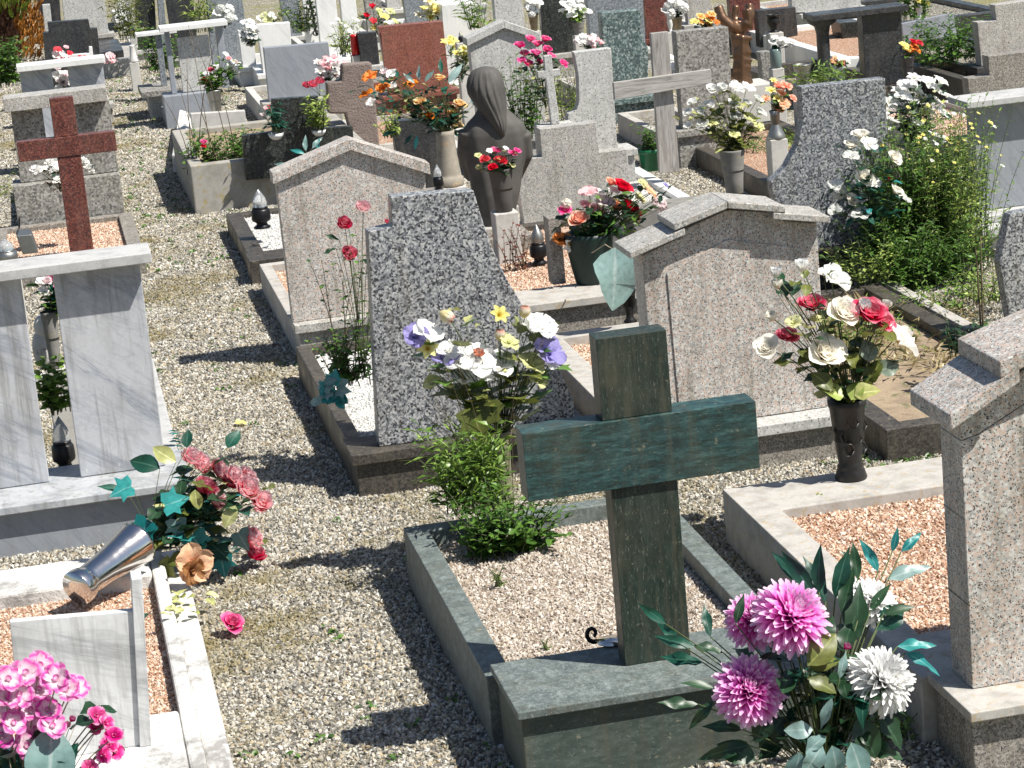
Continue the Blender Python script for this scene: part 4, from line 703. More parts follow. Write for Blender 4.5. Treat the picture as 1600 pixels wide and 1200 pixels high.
# ================================================================ sculptures
def ell(mb,c,r,rot=None,nu=20,nv=14):
    vs=[];fs=[]; rot=rot or Matrix.Identity(3)
    for i in range(nv+1):
        th=math.pi*i/nv
        for k in range(nu):
            a=2*math.pi*k/nu; v=Vector((r[0]*math.sin(th)*math.cos(a),r[1]*math.sin(th)*math.sin(a),r[2]*math.cos(th))); vs.append(Vector(c)+rot@v)
    for i in range(nv):
        for k in range(nu): fs.append((i*nu+k,(i+1)*nu+k,(i+1)*nu+(k+1)%nu,i*nu+(k+1)%nu))
    mb.add(vs,fs)
def loft(mb,secs,n=40,fold=None):
    vs=[];fs=[]
    for i,(cx,cy_,z,rx,ry) in enumerate(secs):
        for k in range(n):
            a=2*math.pi*k/n; f=1+(fold(a,z) if fold else 0); vs.append((cx+rx*math.cos(a)*f,cy_+ry*math.sin(a)*f,z))
    for i in range(len(secs)-1):
        for k in range(n): fs.append((i*n+k,i*n+(k+1)%n,(i+1)*n+(k+1)%n,(i+1)*n+k))
    fs+=[tuple(range(n-1,-1,-1)),tuple((len(secs)-1)*n+k for k in range(n))]; mb.add(vs,fs)
Y=14.75
t=thing('mourning_statue','dark bronze statue of a long haired mourning woman seen from behind','statue',at(775,345,Y))
def S(px,py,dy=0): return at(px,py,Y+dy)
mb=MB(); u=1/mpx(Y)
def sec(l,r,y,ry,dy=0):
    a=S(l,y,dy); b=S(r,y,dy); return ((a.x+b.x)/2,Y+dy,(a.z+b.z)/2,(b.x-a.x)/2,ry)
loft(mb,[sec(748,802,352,.12),sec(744,806,330,.13),sec(738,812,300,.15,.01),sec(732,816,270,.15,.02),sec(726,821,245,.14,.02),sec(722,823,225,.13,.01),sec(722,822,207,.12,0),sec(724,817,196,.11,-.0),sec(730,808,187,.095,0),sec(739,800,179,.08,0),sec(745,791,171,.06,-.01),sec(748,786,160,.05,-.02)],48,lambda a,z:.035*math.sin(a*9+z*4)*(1 if z<S(0,215).z+.0 else .2))
hd=S(756,140,.03); ell(mb,hd,(.082,.095,.125),Matrix.Rotation(R(14),3,'Y'))
for pts,r0,r1 in (([S(730,205),S(726,240,.04),S(736,275,.12),S(760,262,.2)],.058,.034),([S(816,208),S(821,242,.04),S(808,275,.12),S(776,265,.2)],.058,.034)): mb.tube(pts,r0,r1,12)
for i in range(5): mb.tube([S(765+i*3,264+i,.2),S(762+i*3,254+i,.235),S(758+i*3,244+i,.22)],.010,.007,6)
o=mb.build('body',M['bronze'],t,smooth=True); rm=o.modifiers.new('r','REMESH'); rm.mode='VOXEL'; rm.voxel_size=.009; rm.use_smooth_shade=True; sm=o.modifiers.new('s','SMOOTH'); sm.iterations=6
# hair falls behind the head and to the right, in strands
mb=MB(); hs_=[(731,786,130,.10),(733,788,142,.105),(740,790,156,.11),(748,790,170,.12),(756,789,182,.13),(764,788,193,.13),(771,787,203,.115),(778,785,213,.09)]
sc_=[]
HS=[(752,762,104,.02,.0),(741,773,107,.06,.0),(735,779,112,.085,0),(731,783,120,.10,-.005),(729,786,132,.115,-.01),(731,788,144,.118,-.015),(738,789,156,.112,-.025),(747,789,168,.10,-.04),(755,788,179,.085,-.06),(762,787,189,.066,-.085),(768,786,198,.048,-.10),(774,784,206,.03,-.105),(778,783,212,.012,-.10)]
loft(mb,[((S(l,y).x+S(r,y).x)/2,Y+cy2,S((l+r)/2,y).z,(S(r,y).x-S(l,y).x)/2,ry) for l,r,y,ry,cy2 in HS],96,lambda a,z:(.030*math.sin(a*17+z*9)+.018*math.sin(a*31-z*14))*(1 if z<S(757,116).z else .3))
o=mb.build('hair',M['bronze'],t,smooth=True)
box(t,'pedestal',S(748,350).x-.03,S(790,350).x+.05,Y-.17,Y+.16,S(770,362).z,S(770,349).z,M['kerbg']); box(t,'pedestal_foot',S(748,350).x-.10,S(790,350).x+.12,Y-.24,Y+.2,.12,S(770,362).z-.001,M['gr_base'])
t2=thing('grave','pale kerbed plot around the mourning statue with orange chips','grave',(2.7,14.3,0)); k=MB(); k.ring(2.32,2.92,15.22,17.2,.09,0,.12); k.build('kerb',M['gr_grey'],t2,bevel=.005,fix=True); bed(t2,2.41,2.83,15.31,17.11,.09,*BEDS['orange'],seed=3,sub=1)
# bronze hands sculpture
Y=19.3
t=thing('bronze_sculpture','tall brown bronze sculpture of intertwined knotted hands and fingers','sculpture',at(1165,130,Y))
mb=MB(); T=lambda *p:[at(a,b,Y+(c if True else 0)) for a,b,c in p]
mb.tube(T((1162,134,0),(1158,115,0),(1160,95,0),(1156,70,0),(1152,50,.02),(1156,30,0)),.085,.06,12)
for p,r0,r1 in ((T((1156,48,0),(1140,40,-.04),(1128,28,-.03),(1122,10,0)),.055,.04),(T((1156,45,0),(1166,36,-.04),(1172,22,-.02),(1170,6,0)),.05,.035),(T((1152,40,0),(1148,25,.03),(1150,8,.03)),.04,.03)): mb.tube(p,r0,r1,10)
rg=random.Random(8)
for i in range(13):
    y_=62+i*5.6; mb.tube(T((1150+rg.uniform(-3,2),y_,-.05),(1160,y_-3,-.105),(1172+rg.uniform(-4,2),y_+rg.uniform(-3,3),-.07)),.032,.022,8)
for i in range(7): mb.tube(T((1160+i*2,20+i*4,-.03),(1168+i,16+i*4,-.07),(1174,20+i*4,-.04)),.022,.016,6)
mb.tube(T((1150,134,0),(1144,118,-.03),(1146,108,-.03)),.05,.03,8)
o=mb.build('figure',M['bronze2'],t,smooth=True); rm=o.modifiers.new('r','REMESH'); rm.mode='VOXEL'; rm.voxel_size=.011; rm.use_smooth_shade=True
a=at(1162,134,Y); box(t,'pedestal',a.x-.2,a.x+.2,Y-.2,Y+.2,0,a.z+.02,M['concl'])
# ================================================================ vases and lanterns
V1=vase('dark relief vase tapering to a ringed foot, on the pale kerb beside the orange chips',1330,748,622,8.82,64,[(.80,0),(.84,.03),(.72,.12),(.66,.155),(.70,.17),(.60,.2),(.66,.3),(.80,.62),(.92,.9),(1,.93),(1,1)],M['blackv'])
b=V1.location; rg=random.Random(2); mb=MB()
for i,(px,py) in enumerate(((1318,658),(1333,660),(1346,664),(1322,682),(1338,686),(1312,672),(1345,700),(1326,704))):
    mb_r=[at(px+9*math.cos(a_*1.05),py+11*math.sin(a_*1.05),8.82-.071+.0030*abs(px-1330)) for a_ in range(7)]; mb.tube(mb_r,.0045,.0045,5)
mb.build('relief',M['blackv'],V1,smooth=True)
vase('tall dark grey tapered vase of the white rose bouquet',1148,302,233,15.3,42,P_TAPER,M['concd'])
vase('black footed vase on the light kerb behind the pink stone, under the drooping pale leaf',985,503,452,12.3,26,P_FLARE,M['blackv'])
vase('squat dark green vase holding the large pink rose bouquet',926,440,362,12.95,78,[(.66,0),(.7,.04),(.8,.3),(.92,.65),(.98,.9),(1,1)],M['gvase'])
vase('brown grey stone vase with flared foot under the yellow orange roses',703,290,203,15.9,46,[(.98,0),(1,.03),(.98,.15),(.86,.16),(.84,.22),(.70,.55),(.62,.92),(.68,1)],M['bvase'],n=10)
t=box(None,'stone',0,0,0,0,0,0,M['mar_w']) if False else None
t=thing('stone_block','white marble block under the brown stone vase','stone',at(700,295,16)); a=at(660,290,15.7); b=at(734,280,15.7); box(t,'block',a.x,b.x,15.7,16.4,0,.26,M['mar_w'])
vase('black round vase at the statue with red roses',788,330,262,14.25,40,P_TAPER,M['bronze'])
vase('green plastic flower pot beside the wooden cross',1017,266,232,17.1,40,P_POT,M['pot'],name='flower_pot',cat='flower pot')
vase('black vase standing behind the dark column, under the orange and yellow flowers',1419,122,88,18.6,24,P_TAPER,M['black2'])
vase('squat black urn on the light edged orange chip plot',1210,50,22,22.3,24,P_URN,M['blackv'])
vase('metal bucket vase left of the slim column',1255,132,100,18.2,30,P_TAPER,M['zinc'])
vase('grey green glass jar left of the metal bucket vase',1213,106,76,18.6,18,[(.9,0),(1,.05),(1,.9),(.9,1)],M['bottle'],name='glass_jar')
vase('curved grey metal vase below the yellow and pink flowers',1213,216,172,15.8,30,[(1,0),(1,.06),(.9,.16),(.5,.45),(.4,.7),(.6,1)],M['zinc'])
vase('red cylinder of a grave lamp against the bright white portal',556,86,54,24.1,13,[(.85,0),(1,.03),(.92,.9),(.98,1)],M['red'],name='grave_lamp',cat='grave lamp')
vase('grey tapered vase holding pink and dark roses near the framed slab',338,176,140,21.6,24,P_TAPER,M['zinc'])
vase('white flared vase of the white daisies at the upper right',1437,30,8,21.9,12,P_FLARE,M['white'])
vase('tapered brown vase under white blossoms at the top left of the black slab',835,48,22,22.0,16,P_TAPER,M['brassv'])
vase('tapered grey brown vase under white flowers behind the wooden cross',1059,48,26,22.0,18,P_TAPER,M['brassv'])
vase('grey vase under white and cream flowers against the black slab',905,54,34,22.3,20,P_TAPER,M['concd'])
vase('white ceramic lamp shaped vase between two stones behind the wooden cross',1048,50,24,22.3,10,P_URN,M['white'])
vase('shallow white bowl on the black stepped slab with a green plant',432,218,208,18.0,24,[(.5,0),(.9,.5),(1,1)],M['white'],name='bowl',cat='bowl')
vase('white bowl with yellow green plant beside the black stepped slab',499,212,203,18.0,22,[(.5,0),(.9,.5),(1,1)],M['white'],name='bowl',cat='bowl')
vase('dark vase behind the gap of the marble monument, under pink flowers',88,575,485,10.95,26,P_TAPER,M['concd'])
vase('dark bellied pot on gravel beside the small iron pot, upper left',213,128,112,26.6,14,P_URN,M['blackv'])
vase('white stone urn foot left of the T shaped stand',209,97,70,26.5,14,[(1,0),(1,.08),(.7,.3),(.5,.9),(.6,1)],M['wstone'])
lantern('black grave lantern with clear globe seen through the gap of the marble monument',103,735,648,10.78,36,M['blackv'],M['glass'])
lantern('small black lantern with a pale globe on the white chip bed by the path',410,356,294,16.1,30,M['iron'],M['glass'])
lantern('dark metal lantern beside the dark green vase',843,412,350,14.0,28,M['iron'],M['zinc'])
lantern('clear pointed glass lantern left of the brown stone vase',686,298,256,15.5,17,M['iron'],M['glass'])
lantern('pointed white glass lantern behind the yellow daffodils',721,66,48,20.4,9,M['iron'],M['glass'])
lantern('dark grave lantern behind the lintel of the marble monument, left edge',12,412,372,14.2,34,M['zinc'],M['glass'])
# grey metal lantern cage, left
t=thing('metal_lantern','grey sheet metal lantern with sloping roof behind the marble lintel','lantern',at(42,400,14.6)); P=[at(x_,y_,14.6) for x_,y_ in ((36,398),(25,368),(49,366),(60,395))]; mb=MB(); mb.prism([(p.x,p.z) for p in P],14.6,14.8); mb.build('body',M['zinc'],t,bevel=.006,fix=True)
mb=MB(); mb.tube([at(26,366,14.58),at(30,356,14.6),at(30,340,14.6)],.006,.006,5); mb.build('wire',M['iron'],t)
# low dark grave under it
t=thing('grave','low dark grave mostly hidden behind the marble lintel at the left edge','grave',(-.9,14.5,0)); k=MB(); k.ring(-1.6,-.50,14.0,16.9,.09,0,.2); k.build('kerb',M['dkbase'],t,bevel=.005,fix=True); bed(t,-1.51,-.59,14.09,16.81,.15,*BEDS['grey'],seed=3,near=False)
# scroll of black iron
t=thing('iron_scroll','curled black iron ornament on the beige chips behind the green cross','ornament',gd(938,1005,.12)); mb=MB(); cpt=at(926,990,7.34)
mb.tube([at(962,1003,7.34),at(945,1005,7.34),at(932,1002,7.34)]+[at(926+11*(1-k_/14)*math.cos(1.5+k_*.6),990+13*(1-k_/14)*math.sin(1.5+k_*.6),7.34) for k_ in range(11)],.009,.006,7); mb.build('scroll',M['iron'],t,smooth=True)
t=thing('metal_plate','small polished plate against the foot of the green cross','plate',at(958,1000,7.25)); 
mb=MB(); mb.lathe([(.001,0),(.05,0),(.052,.004),(.001,.012)],*at(956,1001,7.29)[:2],.302,20); mb.build('disc',M['steel'],t,smooth=True)
# ---- fallen steel vase with bouquet
b0=at(122,938,9.02); b0.z=.19; e0=at(214,849,9.28); ax=(e0-b0); Ln=ax.length
t=thing('steel_vase','polished steel vase tipped over across the white stone ledge','vase',b0)
mb=MB(); r=.082; prof=[(.001,0),(r*.84,0),(r*.86,.006),(r*.86,.03),(r*.80,.05),(r*.72,.062),(r*.72,.075),(r*.76,.16),(r*.90,Ln*.7),(r*1.06,Ln*.98),(r*1.1,Ln),(r*1.02,Ln),(r*.9,Ln*.7),(.001,Ln*.6)]
mb.lathe(prof,n=36); q=ax.to_track_quat('Z','Y').to_matrix(); mb.v=[tuple(b0+q@Vector(v)) for v in mb.v]; mb.build('body',M['steel'],t,smooth=True)
FP=[(318,725,'peony'),(345,732,'peony'),(368,742,'peony'),(322,758,'peony2'),(388,745,'peony'),(388,762,'peony'),(340,778,'peony'),(408,783,'peony'),(398,838,'peony'),(400,862,'peony2'),(360,748,'peony2'),(302,712,'peony')]
fl=[(a,b_,'peony',M['dustpink'] if k!='peony2' else M['crimson'],25,rg.uniform(-.1,.12),(rg.uniform(.1,.9),rg.uniform(-.9,-.2),rg.uniform(.1,.9))) for a,b_,k in FP]
bt=bouquet('spilled bouquet of faded pink peonies with turquoise ivy falling out of the steel vase',(240,855,9.4),fl,[('ivy',M['teal'],12,.075),('ivy',M['silk'],20,.08),('oval',M['dark'],44,.09),('oval',M['olive'],12,.09),('oval',M['yellowgreen'],6,.07)],
 seed=3,spread=.8,xl=[(205,760,.0,'ivy',M['teal'],38,200),(232,815,-.06,'ivy',M['teal'],44,240),(258,790,-.06,'ivy',M['teal'],42,20),(195,765,.05,'lance',M['silk'],45,175),(275,812,-.05,'ivy',M['tealpale'],34,280),(300,835,-.02,'ivy',M['teal'],44,300),(330,850,.0,'ivy',M['silk'],44,320),(345,868,.0,'ivy',M['teal'],38,280),(372,832,.0,'ivy',M['tealpale'],36,300),(262,868,-.05,'oval',M['olive'],62,265),(292,700,.1,'oval',M['silk'],30,95),(355,700,.1,'oval',M['silk'],36,60),(250,732,.0,'oval',M['silk'],50,160),(275,722,.0,'oval',M['yellowgreen'],44,150),(305,765,-.1,'oval',M['yellowgreen'],34,270),(368,790,-.12,'open' if False else 'oval',M['yellowgreen'],40,250),(300,868,-.1,'oval',M['olive'],44,200)])
flower(bt,at(302,880,9.15),(-.1,-.8,-.2),.085,'open',M['peach'],random.Random(5)); flower(bt,at(300,892,9.12),(.3,-.7,-.6),.06,'open',M['dead'],random.Random(6))
t=thing('fallen_rose','single pink silk rose lying alone on the gravel path','flower',gd(362,985,.02)); flower(t,gd(362,975,.055),(.1,-.7,.6),.062,'rose',M['hotpink'],random.Random(9)) 
t=thing('fallen_leaves','withered cream petals and bits of silk flower on the corner of the white ledge','petals',gd(290,945,.08)); lf=MB(); rg=random.Random(12)
for i in range(16): leaf(lf,'oval',gd(245+rg.random()*90,928+rg.random()*35,.10+rg.random()*.05),(rg.uniform(-1,1),rg.uniform(-1,1),rg.uniform(-.1,.5)),(0,0,1),.055,rg)
lf.build('petals',M['yellowgreen'],t); flower(t,at(282,950,9.0),(.3,-.5,.6),.03,'bud',M['dustpink'],random.Random(9)); lf=MB(); leaf(lf,'oval',gd(232,958,.12),(-.3,-1,.2),(0,0,1),.09,rg); lf.build('teal_leaf',M['silk'],t)
t=thing('fallen_leaves','turquoise silk leaves caught beside the right edge of the marble monument','petals',at(262,682,11.3)); lf=MB()
for i in range(7): leaf(lf,'lance',at(258+rg.random()*14,674+i*4,11.2),(rg.uniform(.2,1),-.3,rg.uniform(-.2,.4)),(0,0,1),.07,rg)
lf.build('leaf',M['teal'],t)
# ---- magenta orchids bottom left
fl=[]; rg=random.Random(21)
for x_,y_ in ((12,1062),(40,1052),(62,1040),(88,1060),(104,1078),(30,1085),(60,1078),(5,1100),(48,1110),(75,1110),(20,1130),(55,1140),(2,1150),(40,1165),(118,1075),(62,1165),(82,1135),(12,1090)): fl.append((x_,y_,'open',M['orchid'],25,rg.uniform(-.07,.07),(rg.uniform(-.5,.6),-1,rg.uniform(-.1,.9))))
for x_,y_ in ((150,1118),(165,1130),(178,1150),(180,1175),(160,1180),(148,1135),(140,1200),(170,1165)): fl.append((x_,y_,'open',M['magpink'],17,rg.uniform(-.05,.05),(rg.uniform(-.3,.8),-1,rg.uniform(-.2,.8))))
for x_,y_ in ((105,1134),(112,1125)): fl.append((x_,y_,'bud',M['magpink'],11))
bouquet('magenta and white silk orchids in the lower left corner',(40,1330,6.6),fl,[('oval',M['dark'],14,.10)],seed=4,xl=[(75,1230,-.1,'wide',M['tealpale'],100,84),(40,1240,-.05,'wide',M['silk'],90,100),(15,1240,0,'wide',M['dark'],100,110),(100,1215,-.05,'oval',M['silk'],60,75)],stemr=.003,stem=M['wire'])
# ---- chrysanthemums
fl=[(1238,962,'chry',M['chrymag'],66,-.03,(.1,-.75,.6)),(1178,968,'chry',M['chrymag'],55,.10,(-.4,-.6,.6)),(1172,1077,'chry',M['chrymag'],61,-.02,(-.25,-.9,.35)),(1378,1062,'chry',M['chrywhite'],66,-.05,(.35,-.85,.35)),(1365,940,'chry',M['chrywhite'],54,.22,(.5,-.4,.6)),(1322,1012,'bud',M['magpink'],14,.0),(1300,995,'bud',M['magpink'],12,.1)]
xl=[(1040,975,.1,'lance',M['silk'],60,140),(1085,1010,.1,'lance',M['silk'],72,165),(1098,1035,.1,'lance',M['silk'],80,175),(1060,1005,.12,'lance',M['silk'],60,125),(1130,1020,.06,'lance',M['dark'],60,160),(1110,995,.1,'lance',M['silk'],60,105),(1150,975,.05,'lance',M['dark'],55,80),
 (1115,1075,.0,'lance',M['dark'],60,165),(1090,1100,.0,'lance',M['dark'],70,178),(1115,1095,.0,'lance',M['dark'],66,225),(1160,1140,-.05,'lance',M['dark'],70,170),(1170,1165,-.05,'lance',M['dark'],90,190),(1180,1190,-.05,'oval',M['dark'],70,150),
 (1270,930,.15,'lance',M['silk'],95,120),(1280,925,.15,'lance',M['silk'],85,95),(1290,940,.15,'lance',M['silk'],90,108),(1305,935,.15,'lance',M['silk'],95,80),(1255,915,.18,'lance',M['silk'],80,125),(1315,960,.1,'lance',M['dark'],90,72),(1340,905,.25,'lance',M['dark'],70,95),(1330,990,.1,'oval',M['dark'],70,80),
 (1372,893,.3,'lance',M['teal'],66,112),(1394,862,.32,'lance',M['teal'],46,75),(1408,862,.32,'lance',M['teal'],56,40),(1385,905,.3,'lance',M['tealpale'],90,20),(1345,890,.3,'lance',M['silk'],50,130),(1360,955,.15,'lance',M['dark'],60,60),(1380,960,.15,'lance',M['dark'],60,20),(1370,985,.15,'oval',M['silk'],70,45),
 (1402,1010,.1,'lance',M['teal'],70,5),(1415,1020,.1,'lance',M['teal'],74,-25),(1340,970,.05,'lance',M['dark'],70,90),(1262,1040,-.1,'oval',M['olive'],75,45),(1265,1045,-.08,'oval',M['olive'],60,20),(1262,1060,-.1,'oval',M['olive'],55,-20),(1275,1010,.0,'oval',M['dark'],60,60),
 (1300,1090,-.12,'lance',M['tealpale'],60,250),(1312,1060,-.12,'lance',M['tealpale'],50,80),(1290,1150,-.12,'oval',M['tealpale'],46,215),(1285,1165,-.14,'oval',M['tealpale'],60,235),(1270,1140,-.12,'oval',M['tealpale'],50,180),(1300,1165,-.12,'oval',M['tealpale'],60,285),(1330,1160,-.1,'oval',M['tealpale'],70,290),(1250,1175,-.12,'oval',M['tealpale'],55,260),
 (1340,1120,-.05,'oval',M['dark'],80,290),(1375,1120,.0,'oval',M['dark'],70,310),(1225,1120,.0,'oval',M['dark'],70,230),(1200,1110,.0,'oval',M['dark'],60,250),(1360,1170,.0,'oval',M['dark'],60,350)]
bouquet('big purple and white chrysanthemum heads with long silk leaves, lower right',(1290,1235,6.22),fl,[('oval',M['dark'],46,.085),('lance',M['silk'],16,.12),('oval',M['olive'],8,.07)],seed=6,xl=xl,spread=.75,stemr=.004,floor=.35)
vase('grey blue ribbed vase under the big chrysanthemums at the bottom edge',1290,1330,1195,6.22,84,P_TAPER,M['zinc'])
# ---- white and red roses in the relief vase
W_,Rr=M['whitey'],M['crimson']
fl=[(1213,428,'bud',M['white_p'],20,0,(-.25,-.1,1)),(1215,446,'bud',W_,18,0,(-.4,-.1,1)),(1253,418,'bud',M['white_p'],23,0,(-.3,-.1,1)),(1302,436,'open',M['white_p'],29,.05,(.1,-.5,.8)),(1206,496,'bud',W_,20),(1268,478,'rose',Rr,29),(1230,527,'rose',Rr,24),(1316,490,'rose',W_,37,-.05,(.1,-1,.4)),(1358,492,'rose',Rr,36,-.05,(.0,-.8,.7)),(1378,505,'rose',Rr,31,-.02,(.3,-.9,.2)),(1348,480,'bud',M['white_p'],24,-.05),(1384,478,'bud',W_,19,0,(.2,-.1,1)),(1198,545,'rose',W_,31,-.02,(-.7,-.7,.4)),(1288,552,'rose',W_,40,-.06,(-.1,-1,.3)),(1406,530,'open',M['whitey'],38,0,(.9,-.4,.3)),(1362,549,'open',M['leafyp'],14),(1240,505,'open',M['leafyp'],16),(1275,500,'open',M['leafyp'],12)]
bouquet('tall bouquet of white, cream and red roses in the dark relief vase',(1328,640,8.82),fl,[('oval',M['olive'],30,.075),('oval',M['dark'],30,.07),('wide',M['yellowgreen'],12,.055)],seed=8,xl=[(1360,565,-.05,'wide',M['greyg'],40,100),(1372,580,-.05,'wide',M['greyg'],38,20),(1318,620,-.1,'wide',M['lime'],46,160),(1335,618,-.1,'wide',M['yellowgreen'],44,20),(1330,625,-.1,'wide',M['lime'],40,60),(1300,610,-.1,'oval',M['olive'],46,130),(1350,600,-.05,'oval',M['olive'],50,50)],spread=.6,stemr=.0035,floor=.1)
# ---- pastel bouquet and its base behind the cross
fl=[(698,494,'tulip',M['tulipc'],23,0,(.25,-.2,-.9)),(820,487,'tulip',M['tulipc'],20,0,(-.1,-.2,1)),(780,492,'lily',M['yellowp'],20,0,(.1,-1,.3)),(781,523,'tulip',M['tulipc'],20,0,(-.1,-.3,1)),(650,525,'open',M['purple'],24,0,(-.5,-.8,.4)),(668,520,'open',M['white_p'],26,0,(.4,-.6,.7)),(845,512,'open',M['white_p'],29,0,(.2,-.7,.7)),(830,508,'open',M['white_p'],24,.03),(668,545,'lily',M['yellowp'],20,0,(-.3,-.9,.1)),(695,560,'open',M['purple'],25),(720,565,'open',M['white_p'],31,-.03),(700,548,'open',M['white_p'],24),(748,550,'peony',M['salmon'],13,-.04),(745,565,'open',M['white_p'],36,-.02,(0,-1,.3)),(725,590,'open',M['white_p'],23),(778,570,'open',M['white_p'],29,0),(857,550,'open',M['purple'],29,0,(.3,-.8,.6)),(862,568,'open',M['white_p'],19),(795,535,'open',M['leafyp'],20),(830,570,'open',M['leafyp'],26),(840,595,'open',M['leafyp'],19),(758,590,'open',M['white_p'],14),(765,622,'bell',M['white_p'],14,0,(0,-.2,-1)),(752,628,'bell',M['white_p'],13,0,(0,-.2,-1)),(677,600,'open',M['leafyp'],14),(836,630,'bell',M['white_p'],14,0,(0,-.2,-1))]
bouquet('pastel bouquet of white, lilac and cream tulips rising left of the green cross',(788,690,9.05),fl,[('ivy',M['olive'],26,.085),('ivy',M['green'],14,.08),('wide',M['yellowgreen'],14,.05)],seed=10,xl=[(738,640,-.05,'ivy',M['olive'],60,290),(765,625,-.04,'ivy',M['olive'],55,250),(690,590,0,'oval',M['leafyp'] if False else M['yellowgreen'],36,200)],spread=.6,stemr=.003,floor=.35)
vase('moss stained ribbed stone vase wrapped in weeds at the far kerb of the green grave',790,805,672,9.05,40,[(.7,0),(.75,.1),(.8,.5),(.95,.95),(1,1)],M['mossv'],n=14)
plant('leafy green weed clump growing round the mossy vase',(780,868,8.75),.30,.24,36,14,'lance',M['green'],.06,'weed_clump','plant',2,stemm=M['stem'],wid=(.14,.05),pos=gd(785,862,.185))
plant('feathery bright green weed left of the mossy vase',(740,800,8.9),.36,.20,34,16,'blade',M['grass'],.12,'weed','plant',3,wid=(.10,.05),droop=-.2)
plant('low dark leaves at the foot of the mossy vase',(800,862,8.75),.16,.24,30,10,'oval',M['green'],.055,'weed','plant',4,wid=(.14,.05),pos=gd(800,866,.185))
plant('thin brown dried stems among the pastel bouquet',(770,800,9.05),.66,.30,34,3,'small',M['olive'],.025,'dried_plant','plant',5,stemm=M['stemd'],wid=(.08,.04),stemr=.002)
plant('tiny green seedling in the beige chips of the green grave',gd_ if False else (780,918,8.4),.09,.06,8,3,'blade',M['grass'],.04,'seedling','plant',6,pos=gd(780,920,.185))
plant('tiny sprout on the beige chips left of the iron scroll',(852,1015,7.6),.05,.03,5,3,'blade',M['grass'],.03,'seedling','plant',6,pos=gd(853,1018,.185))
plant('small weed on the orange chips by the dark relief vase',(1285,785,8.8),.05,.05,7,4,'oval',M['lime'],.025,'seedling','plant',6,pos=gd(1285,788,.19))
plant('green weed sprouting from gravel below the white chrysanthemum',(1395,1150,7.0),.12,.13,12,7,'lance',M['grass'],.05,'weed','plant',7,pos=gd(1392,1158,.0))
# ---- pink peonies and rose bush by the dark grey stone
bouquet('three long stemmed pink peonies beside the notched grey stone',(570,590,10.75),[(538,348,'peony',M['crimson'],16,0,(-.2,-1,.3)),(546,395,'peony',M['crimson'],17,0,(0,-1,.2)),(568,322,'peony',M['palepink'],16,0,(0,-.8,.7)),(607,346,'peony',M['crimson'],9,0)],[('lance',M['green'],14,.05)],seed=11,xl=[(530,375,0,'lance',M['dark'],26,160),(525,388,0,'lance',M['dark'],24,200),(566,405,0,'lance',M['dark'],24,330),(575,395,0,'lance',M['dark'],22,20)],spread=.3,floor=.5)
plant('dark leafy rose bush growing against the left side of the notched stone',(550,600,10.75),.28,.14,26,16,'oval',M['green'],.042,'rose_bush','bush',12,stemm=M['stemd'],wid=(.09,.06))
plant('tall thin rose shoots rising above the dark rose bush',(545,590,10.8),.56,.18,8,12,'oval',M['green'],.035,'rose_shoots','bush',13,stemm=M['stemd'],wid=(.06,.04),stemr=.003)
bouquet('turquoise silk leaves on the corner of the white chip bed',(512,632,10.55),[],[],name='silk_leaves',cat='silk leaves',seed=13,xl=[(512+rg.uniform(-16,16),612+rg.uniform(-14,16),0,'ivy' if i%2 else 'oval',M['teal'] if i%3 else M['tealpale'],24,rg.uniform(0,360)) for i in range(18)])
# ---- big pink bouquet in the green vase
fl=[(903,345,'rose',M['salmon'],20),(930,332,'rose',M['palepink'],20),(945,318,'open',M['pinkwhite'],17),(962,324,'rose',M['peach'],20),(985,326,'rose',M['crimson'] if False else M['redp'],22),(993,345,'bud',M['tulipc'],14),(972,294,'rose',M['redp'],20),(955,286,'rose',M['salmon'],14),(920,302,'open',M['palepink'],17),(883,330,'open',M['hotpink'],13),(1030,320,'cluster',M['pinkwhite'],16),(1015,300,'open',M['peach'],13),(878,375,'open',M['orangep'],16),(890,380,'lily',M['whitey'],17,0,(-.1,-.6,-.8)),(940,345,'open',M['pinkwhite'],14),(958,298,'open',M['white_p'],11),(935,300,'open',M['white_p'],10),(885,318,'cluster',M['whitey'],11),(1005,288,'open',M['leafyp'],11),(1000,310,'open',M['leafyp'],12),(1040,290,'open',M['purple'],7),(915,322,'rose',M['palepink'],14)]
bouquet('large mixed bouquet of salmon, pink and red roses in the dark green vase',(935,375,12.9),fl,[('oval',M['dark'],70,.07),('oval',M['green'],36,.06),('lance',M['dark'],26,.08),('blade',M['green'],16,.12)],seed=15,spread=1.0,stemr=.003,floor=.0)
t=thing('silk_leaf','one large drooping pale green silk leaf hanging over the kerb','leaf',at(950,395,12.2)); lf=MB(); leaf(lf,'wide',at(962,386,12.1),(-.16,-.25,-.9),(-.1,-1,.35),.34,random.Random(11)); lf.build('leaf',M['tealpale'],t,smooth=True); mb=MB(); mb.tube([at(925,395,12.5),at(945,382,12.2),at(962,392,12.1)],.004,.003,5); mb.build('wire',M['wire'],t)
plant('green leaves drooping right of the large silk leaf',(975,420,12.3),.06,.1,7,4,'oval',M['silk'],.06,'silk_leaves','silk leaves',6)
# ---- statue red roses
bouquet('red roses with small green and white leaves at the back of the statue',(785,272,14.2),[(757,250,'rose',M['redp'],11),(773,237,'rose',M['hotpink'],11),(782,252,'rose',M['redp'],13),(770,262,'rose',M['redp'],10),(800,240,'open',M['hotpink'],9),(808,236,'open',M['hotpink'],7),(747,243,'open',M['leafyp'],6),(765,236,'open',M['white_p'],6),(790,232,'open',M['white_p'],6),(800,258,'open',M['leafyp'],6),(748,262,'open',M['leafyp'],6),(785,270,'open',M['white_p'],5)],[('oval',M['dark'],40,.05),('small',M['yellowgreen'],22,.035)],seed=16)
